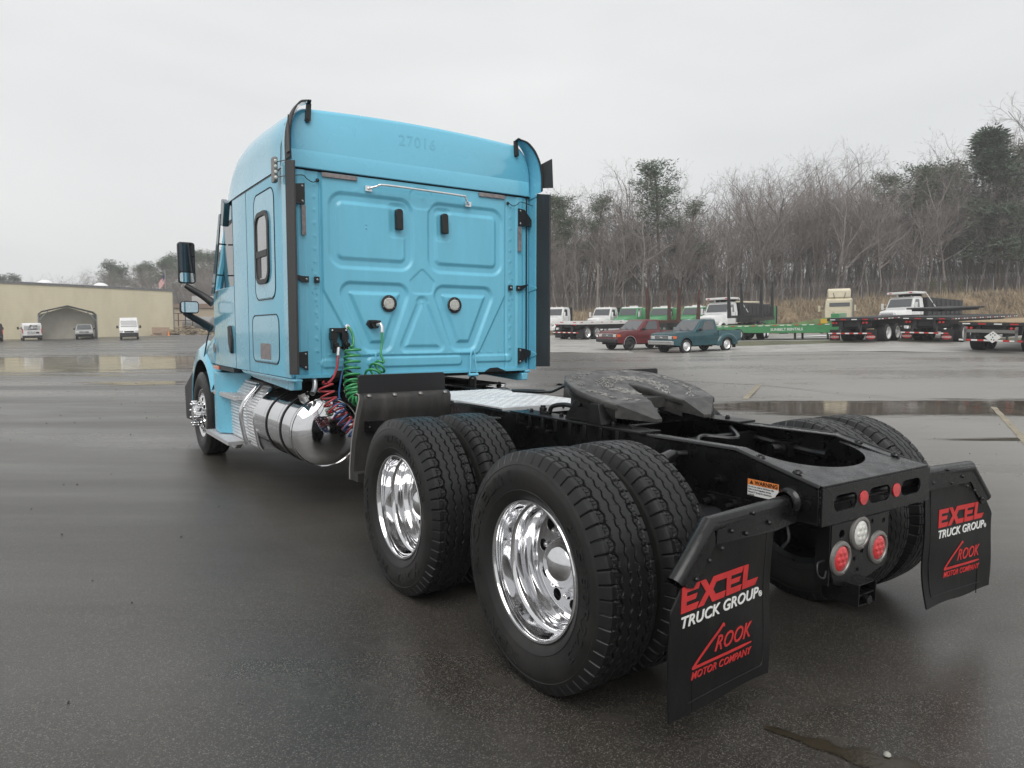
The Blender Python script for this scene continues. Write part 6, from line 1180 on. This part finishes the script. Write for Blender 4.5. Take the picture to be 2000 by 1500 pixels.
mb = MB(); mb.box(wl*.345, wl*.40, -.03, -.002, .3, 3.1); mb.build('door', mat('door_cream', (.46, .40, .27), .6), bl); mb = MB(); mb.box(wl-.02, wl+.12, -.14, -.02, .4, zt-.2); mb.build('downpipe', ROOFM, bl)
cp = thing('carport', 'grey tube framed carport with peaked roof against the cream warehouse', 'carport'); CPM = mat('carport_tube', (.22, .23, .24), .5, .4); CPI = mat('carport_sheet', (.75, .71, .60), .75, var=.15, vscale=.4)
p = SITE(pt(136, 88), 88); cp.location = (p[0], p[1], .42); cp.rotation_euler = (0, 0, rz_of(-.55, .835)); hw = 3.05; P_ = [(-hw, 0, 0), (-hw, 0, 3.05), (-hw+.35, 0, 3.4), (0, 0, 4.15), (hw-.35, 0, 3.4), (hw, 0, 3.05), (hw, 0, 0)]
for y in (0, 1.5, 3.0):
    mb = MB(); mb.tube([(a, y, c) for a, b, c in P_], .075 if y == 0 else .05, 8)
    if y == 0: mb.bar((-hw, 0, 2.3), (-hw+1.1, 0, 3.55), .1, .1); mb.bar((hw, 0, 2.3), (hw-1.1, 0, 3.55), .1, .1)
    mb.build('arch_frame', CPM, cp)
mb = MB(); Q = [(a, c) for a, b, c in P_[1:-1]]; G = np.array([[(a*1.01, y, c+.06) for a, c in Q] for y in (-.15, 3.1)]); mb.grid(G); G2 = G.copy(); G2[..., 2] -= .04; mb.grid(G2); mb.build('roof', CPM, cp)
for s in (-1, 1): mb = MB(); mb.box(*sorted((s*(hw+.03), s*(hw+.07))), 0, 3.0, 0, 3.05); mb.build('side_sheet', CPI, cp)
mb = MB(); mb.prism([(-hw, 0), (hw, 0), (hw, 3.05), (0, 4.1), (-hw, 3.05)], 'y', 3.02, 3.07); mb.build('back_sheet', CPI, cp)
def van(label, high=True, paint=WHITE, name='van', rear=False):
    o = thing(name, label, 'van'); H_ = 2.5 if high else 2.05; w_ = .98; S = []
    pr = [(-2.95, .45), (-2.97, H_-.25), (-2.85, H_), (.9, H_+.02), (1.35, H_-.12), (2.0, 1.62 if high else 1.45), (2.15, 1.28), (2.85, 1.02), (2.97, .75), (2.97, .35), (2.4, .3), (-2.4, .3)]
    c = np.array(pr); V = []
    for xx, k in ((-w_, 1), (-w_+.10, 0), (w_-.10, 0), (w_, 1)):
        q = c.copy()
        if k: q[:, 1] = np.where(q[:, 1] > 1.9, q[:, 1]-.22, q[:, 1]); q[:, 0] *= .975
        V.append(np.stack([np.full(len(c), xx*(1 if k == 0 else .985)), q[:, 0], q[:, 1]], 1))
    n = len(c); mb = MB(); mb.add(np.vstack(V), [tuple(range(n)), tuple(range(3*n, 4*n))[::-1]]+[(k*n+i, k*n+(i+1) % n, (k+1)*n+(i+1) % n, (k+1)*n+i) for k in range(3) for i in range(n)]); mb.build('body', paint, o, smooth=50)
    zb = 1.32 if high else 1.2; yb = 2.13
    panel(o, 'windshield', VG, [(-.84, yb+.03, zb+.03), (.84, yb+.03, zb+.03), (.78, 1.45+.03, H_-.30 if high else H_-.25), (-.78, 1.45+.03, H_-.30 if high else H_-.25)] if not high else [(-.84, 2.09, 1.50), (.84, 2.09, 1.50), (.80, 1.57, 2.18), (-.80, 1.57, 2.18)])
    for s in (-1, 1):
        wheel(o, s*.86, 1.95, .36, .22); wheel(o, s*.86, -1.9, .36, .22); mb = MB(); mb.box(*sorted((s*1.08, s*1.28)), 1.5, 1.62, 1.30, 1.62); mb.bar((s*.95, 1.5, 1.4), (s*1.1, 1.55, 1.4), .06, .06); mb.build('mirror', TRIMB, o, bevel=.03)
        panel(o, 'side_window', VG, [(s*.99, 1.75, 1.40), (s*.99, .95, 1.40), (s*.99, .95, 1.95), (s*.99, 1.45, 1.95)] if high else [(s*.99, 1.6, 1.2), (s*.99, -2.6, 1.2), (s*.97, -2.6, 1.72), (s*.97, 1.2, 1.72)])
        mb = MB(); mb.box(*sorted((s*.62, s*.95)), 2.86, 2.94, .85, 1.05); mb.build('headlight', HL, o, bevel=.02); mb = MB(); mb.box(*sorted((s*.88, s*.97)), -2.985, -2.96, .85, 1.4); mb.build('tail_lamp', RL, o, bevel=.01)
    mb = MB(); mb.box(-.95, .95, 2.88, 3.03, .35, .80); mb.box(-.5, .5, 2.9, 3.0, .86, 1.0); mb.build('front_bumper', TRIMB, o, bevel=.04); mb = MB(); mb.box(-.95, .95, -3.08, -2.9, .38, .62); mb.build('rear_bumper', TRIMB, o, bevel=.03)
    if rear:
        for s in (-1, 1): panel(o, 'rear_window', VG if False else mat('rear_glass_graphic%d' % s, (.45, .45, .45), .2), [(s*.08, -2.985, 1.25), (s*.80, -2.985, 1.25), (s*.76, -2.985, 1.72), (s*.08, -2.985, 1.72)])
        mb = MB()
        def tx(t, x, z, sz, b=.004):
            v, f = text_vf(t, sz, .002, b, .15, align='CENTER'); mb.add(np.stack([v[:, 0]+x, -2.992-v[:, 2], z+v[:, 1]], 1), f)
        tx('ROOK', .15, 1.62, .28); tx('MOTOR CO', -.1, .95, .14); tx('SALES & SERVICE', -.1, .78, .10)
        mb.tube([(-.05, -2.99, 1.86), (-.42, -2.99, 1.28), (.55, -2.99, 1.34)], .03, 4); mb.tube([(-.15, -2.99, 1.5), (0, -2.99, 1.3), (.15, -2.99, 1.5), (.3, -2.99, 1.3), (.45, -2.99, 1.5)], .03, 4); mb.build('lettering', DARK, o, smooth=0)
        mb = MB(); mb.box(.35, .68, -2.995, -2.985, .84, 1.02); mb.build('plate', TRIMB, o)
    return o
place(van('white high roof delivery van facing out in front of the cream warehouse', True), pt(250, 84), 84.5, .47, -.88)
place(van('white low van seen from behind with black lettering beside the carport', False, rear=True), pt(46, 84), 85.5, -.60, .80)
place(van('dark van mostly outside the left edge of the photo', False, paint=TRIMB), pt(-40, 80), 82, -.62, .78)
pk = pickup(SILV, 'pale silver pickup standing nose out under the carport', SILV, False, GCONC, False, 'CHEVROLET'); pk['group'] = 'x'; del pk['group']; place(pk, pt(154, 87), 88.4, .50, -.86); pk.scale = (1.12, 1.12, 1.1)
# flag
l, d = pt(328, 124), 124; p = SITE(l, d); mb = MB(); mb.cyl((0, 0, 0), (0, 0, 11.6), .07, .04, 8); mb.dome((0, 0, 11.6), (0, 0, 1), .09, .1, 8, 3); fp = mb.build('flagpole', SILV); fp.location = (p[0], p[1], .4); tag(fp, 'slim silver flagpole behind the right end of the warehouse roof', 'flagpole')
FW_, FH = 1.7, 2.6; n = 14; fr, fw, fb = MB(), MB(), MB()
def FP_(x, z): return (-.07-x*.62-.05*math.sin(x*7+z*2), -.12*math.sin(x*5+z), 10.9-z*.98-x*.85-.06*math.sin(x*9))
for i in range(13):
    tgt = fr if i % 2 == 0 else fw
    for j in range(n):
        x0, x1 = j/n*FW_, (j+1)/n*FW_; za, zb = i/13*1.5, (i+1)/13*1.5
        m__ = fb if (i < 7 and x0 < FW_*.42) else tgt; m__.add([FP_(x0, za), FP_(x1, za), FP_(x1, zb), FP_(x0, zb)], [(0, 1, 2, 3)])
fl_ = thing('flag', 'red and white striped national flag hanging from the flagpole', 'flag', (p[0], p[1], .4), rz_of(0, 1)); fr.build('red_stripes', REDPT, fl_, smooth=0); fw.build('white_stripes', WHPT, fl_, smooth=0); fb.build('blue_field', mat('flag_blue', (.02, .03, .12), .6), fl_, smooth=0)
# cone, board, scrap yard beyond the corner
l, d = pt(331, 104), 104; p = W(l, d); mb = MB(); mb.lathe([(0, .17), (.05, .16), (.75, .03), (.75, .001)], (0, 0, 0), 'z', 16); mb.box(-.2, .2, -.2, .2, 0, .04); c = mb.build('traffic_cone', ORANGE); c.location = p; tag(c, 'orange traffic cone beside the right corner of the warehouse', 'cone')
l, d = pt(317, 106), 106; p = W(l, d); mb = MB(); mb.box(-1.35, 1.35, 0, .1, 0, 1.25); c = mb.build('pinkish_panel_stack', mat('pinkish_board', (.42, .30, .22), .8, var=.15)); c.location = p; c.rotation_euler = (-.1, 0, rz_of(*v_)); tag(c, 'pinkish board leaning on the warehouse wall beside the cone', 'board')
sh = thing('brick_store', 'low tan and brown building beyond the scrap pile behind the mirror', 'building', (*SITE(pt(385, 135), 135), .6), rz_of(0, 1)); mb = MB(); mb.box(-6.5, 7, 0, 14, 0, 5.2); mb.build('wall', mat('tan_wall', (.40, .33, .24), .85), sh); mb = MB(); mb.box(-6.7, 7.2, -.3, 14.2, 5.2, 6.0); mb.build('roof', mat('brown_fascia', (.22, .15, .11), .8), sh); mb = MB(); mb.box(-2, 3, 3, 6, 6.0, 7.6); mb.build('rooftop_unit', mat('roof_unit', (.4, .4, .4), .6), sh)
tk = thing('storage_tank', 'grey horizontal storage tank standing on cradles beyond the scrap pile', 'tank', (*SITE(pt(395, 118), 118), .7), rz_of(.3, 1)); mb = MB(); mb.lathe([(-3, .001), (-2.9, .8), (-2.7, 1.25), (2.7, 1.25), (2.9, .8), (3, .001)], (0, 0, 1.9), 'x', 28); mb.build('shell', mat('tank_grey', (.27, .27, .27), .6, .3), tk); mb = MB(); mb.box(-2, -1.7, -1, 1, 0, 1.2); mb.box(1.7, 2, -1, 1, 0, 1.2); mb.build('cradle', TRIMB, tk)
mb = MB(); rs = np.random.RandomState(4)
for i in range(150):
    x, y = rs.normal(0, 2.6), rs.normal(0, .9); z = rs.uniform(.1, max(.2, 1.6-abs(x)*.3)); a = rs.uniform(0, PI); e = rs.uniform(-.25, .25); l_ = rs.uniform(.5, 1.5); dv = np.array((math.cos(a)*l_, math.sin(a)*l_, e)); mb.bar(np.array((x, y, z))-dv/2, np.array((x, y, z))+dv/2, .15, .10)
g = mb.build('scrap_pile', mat('scrap_wood', (.30, .24, .16), .85, var=.5, vscale=1.), smooth=0); g.location = (*SITE(pt(366, 108), 108), .75); g.rotation_euler = (0, 0, rz_of(0, 1)); tag(g, 'heap of broken boards and scrap beside the warehouse corner', 'scrap heap'); g['kind'] = 'stuff'
rk = thing('steel_cage', 'rusty open steel rack standing behind the scrap heap', 'rack', (*SITE(pt(357, 111), 111), .8), rz_of(0, 1)); 
for x in (-1.6, -.5, .6, 1.7): mb = MB(); mb.bar((x, 0, 0), (x, 0, 3.4), .12, .12); mb.build('upright', RUSTY, rk)
for z in (1.1, 2.3, 3.4): mb = MB(); mb.bar((-1.7, 0, z), (1.8, 0, z), .1, .1); mb.build('rail', RUSTY, rk)
# far trees on the left
GL = 'trees far behind the warehouse'
LB = [(5, 548, 1), (18, 549, 0), (37, 541, 0)]
def ftop(px): return float(np.interp(px, [-60, 0, 50, 60, 100, 150, 180, 215, 250, 290, 340, 380, 420, 460], [548, 546, 546, 548, 537, 538, 530, 526, 528, 522, 512, 503, 501, 498]))
rs = np.random.RandomState(31)
for px in list(np.linspace(-40, 205, 26))+list(np.linspace(205, 470, 34)):
    d = rs.uniform(140, 175); h = 1.5+(646.6-ftop(px)+rs.uniform(-6, 5))*d/1388; k = rs.randint(7); plant(bproto[k], pt(px, d), d, h/HP[k], rs.uniform(0, 6), 'distant %s bare tree behind the cream warehouse' % kinds[k], GL, z=.5)
for px, tp, k in ((12, 547, 3), (36, 545, 3), (225, 520, 3), (245, 530, 3), (283, 527, 3), (300, 523, 3), (318, 515, 1), (345, 508, 3), (362, 508, 1), (385, 502, 3), (402, 500, 1), (420, 504, 3), (440, 500, 3), (212, 533, 1), (332, 518, 3), (375, 512, 3)):
    d = rs.uniform(175, 200); h = 1.5+(646.6-tp)*d/1388; plant(pproto[k], pt(px, d), d, h/(17, 16, 18, 12)[k], px, 'distant dark pine standing behind the cream warehouse', 'pines far behind the warehouse', z=.5)
for o in bproto_all:
    for ch in list(o.children): bpy.data.objects.remove(ch)
    bpy.data.objects.remove(o)

# ---- thin winter haze round the whole yard
mb = MB(); hz = toworld(np.array([-420., 420., -420., 420.]), np.array([-220., -220., 470., 470.]), np.zeros(4)); V = np.vstack([hz+np.array((0, 0, -1.6)), hz+np.array((0, 0, 62))]); mb.add(V, [(0, 1, 3, 2), (4, 6, 7, 5), (0, 4, 5, 1), (2, 3, 7, 6), (0, 2, 6, 4), (1, 5, 7, 3)])
hm = bpy.data.materials.new('winter_haze'); hm.use_nodes = True; hn = hm.node_tree; hn.nodes.clear(); ho = hn.nodes.new('ShaderNodeOutputMaterial'); pv = hn.nodes.new('ShaderNodeVolumePrincipled'); pv.inputs['Color'].default_value = (.97, .98, .99, 1); pv.inputs['Density'].default_value = .0010; hn.links.new(pv.outputs[0], ho.inputs['Volume'])
hz = mb.build('haze', hm, smooth=0); hz['kind'] = 'stuff'; tag(hz, 'thin pale winter haze lying over the whole yard and wood', 'haze')
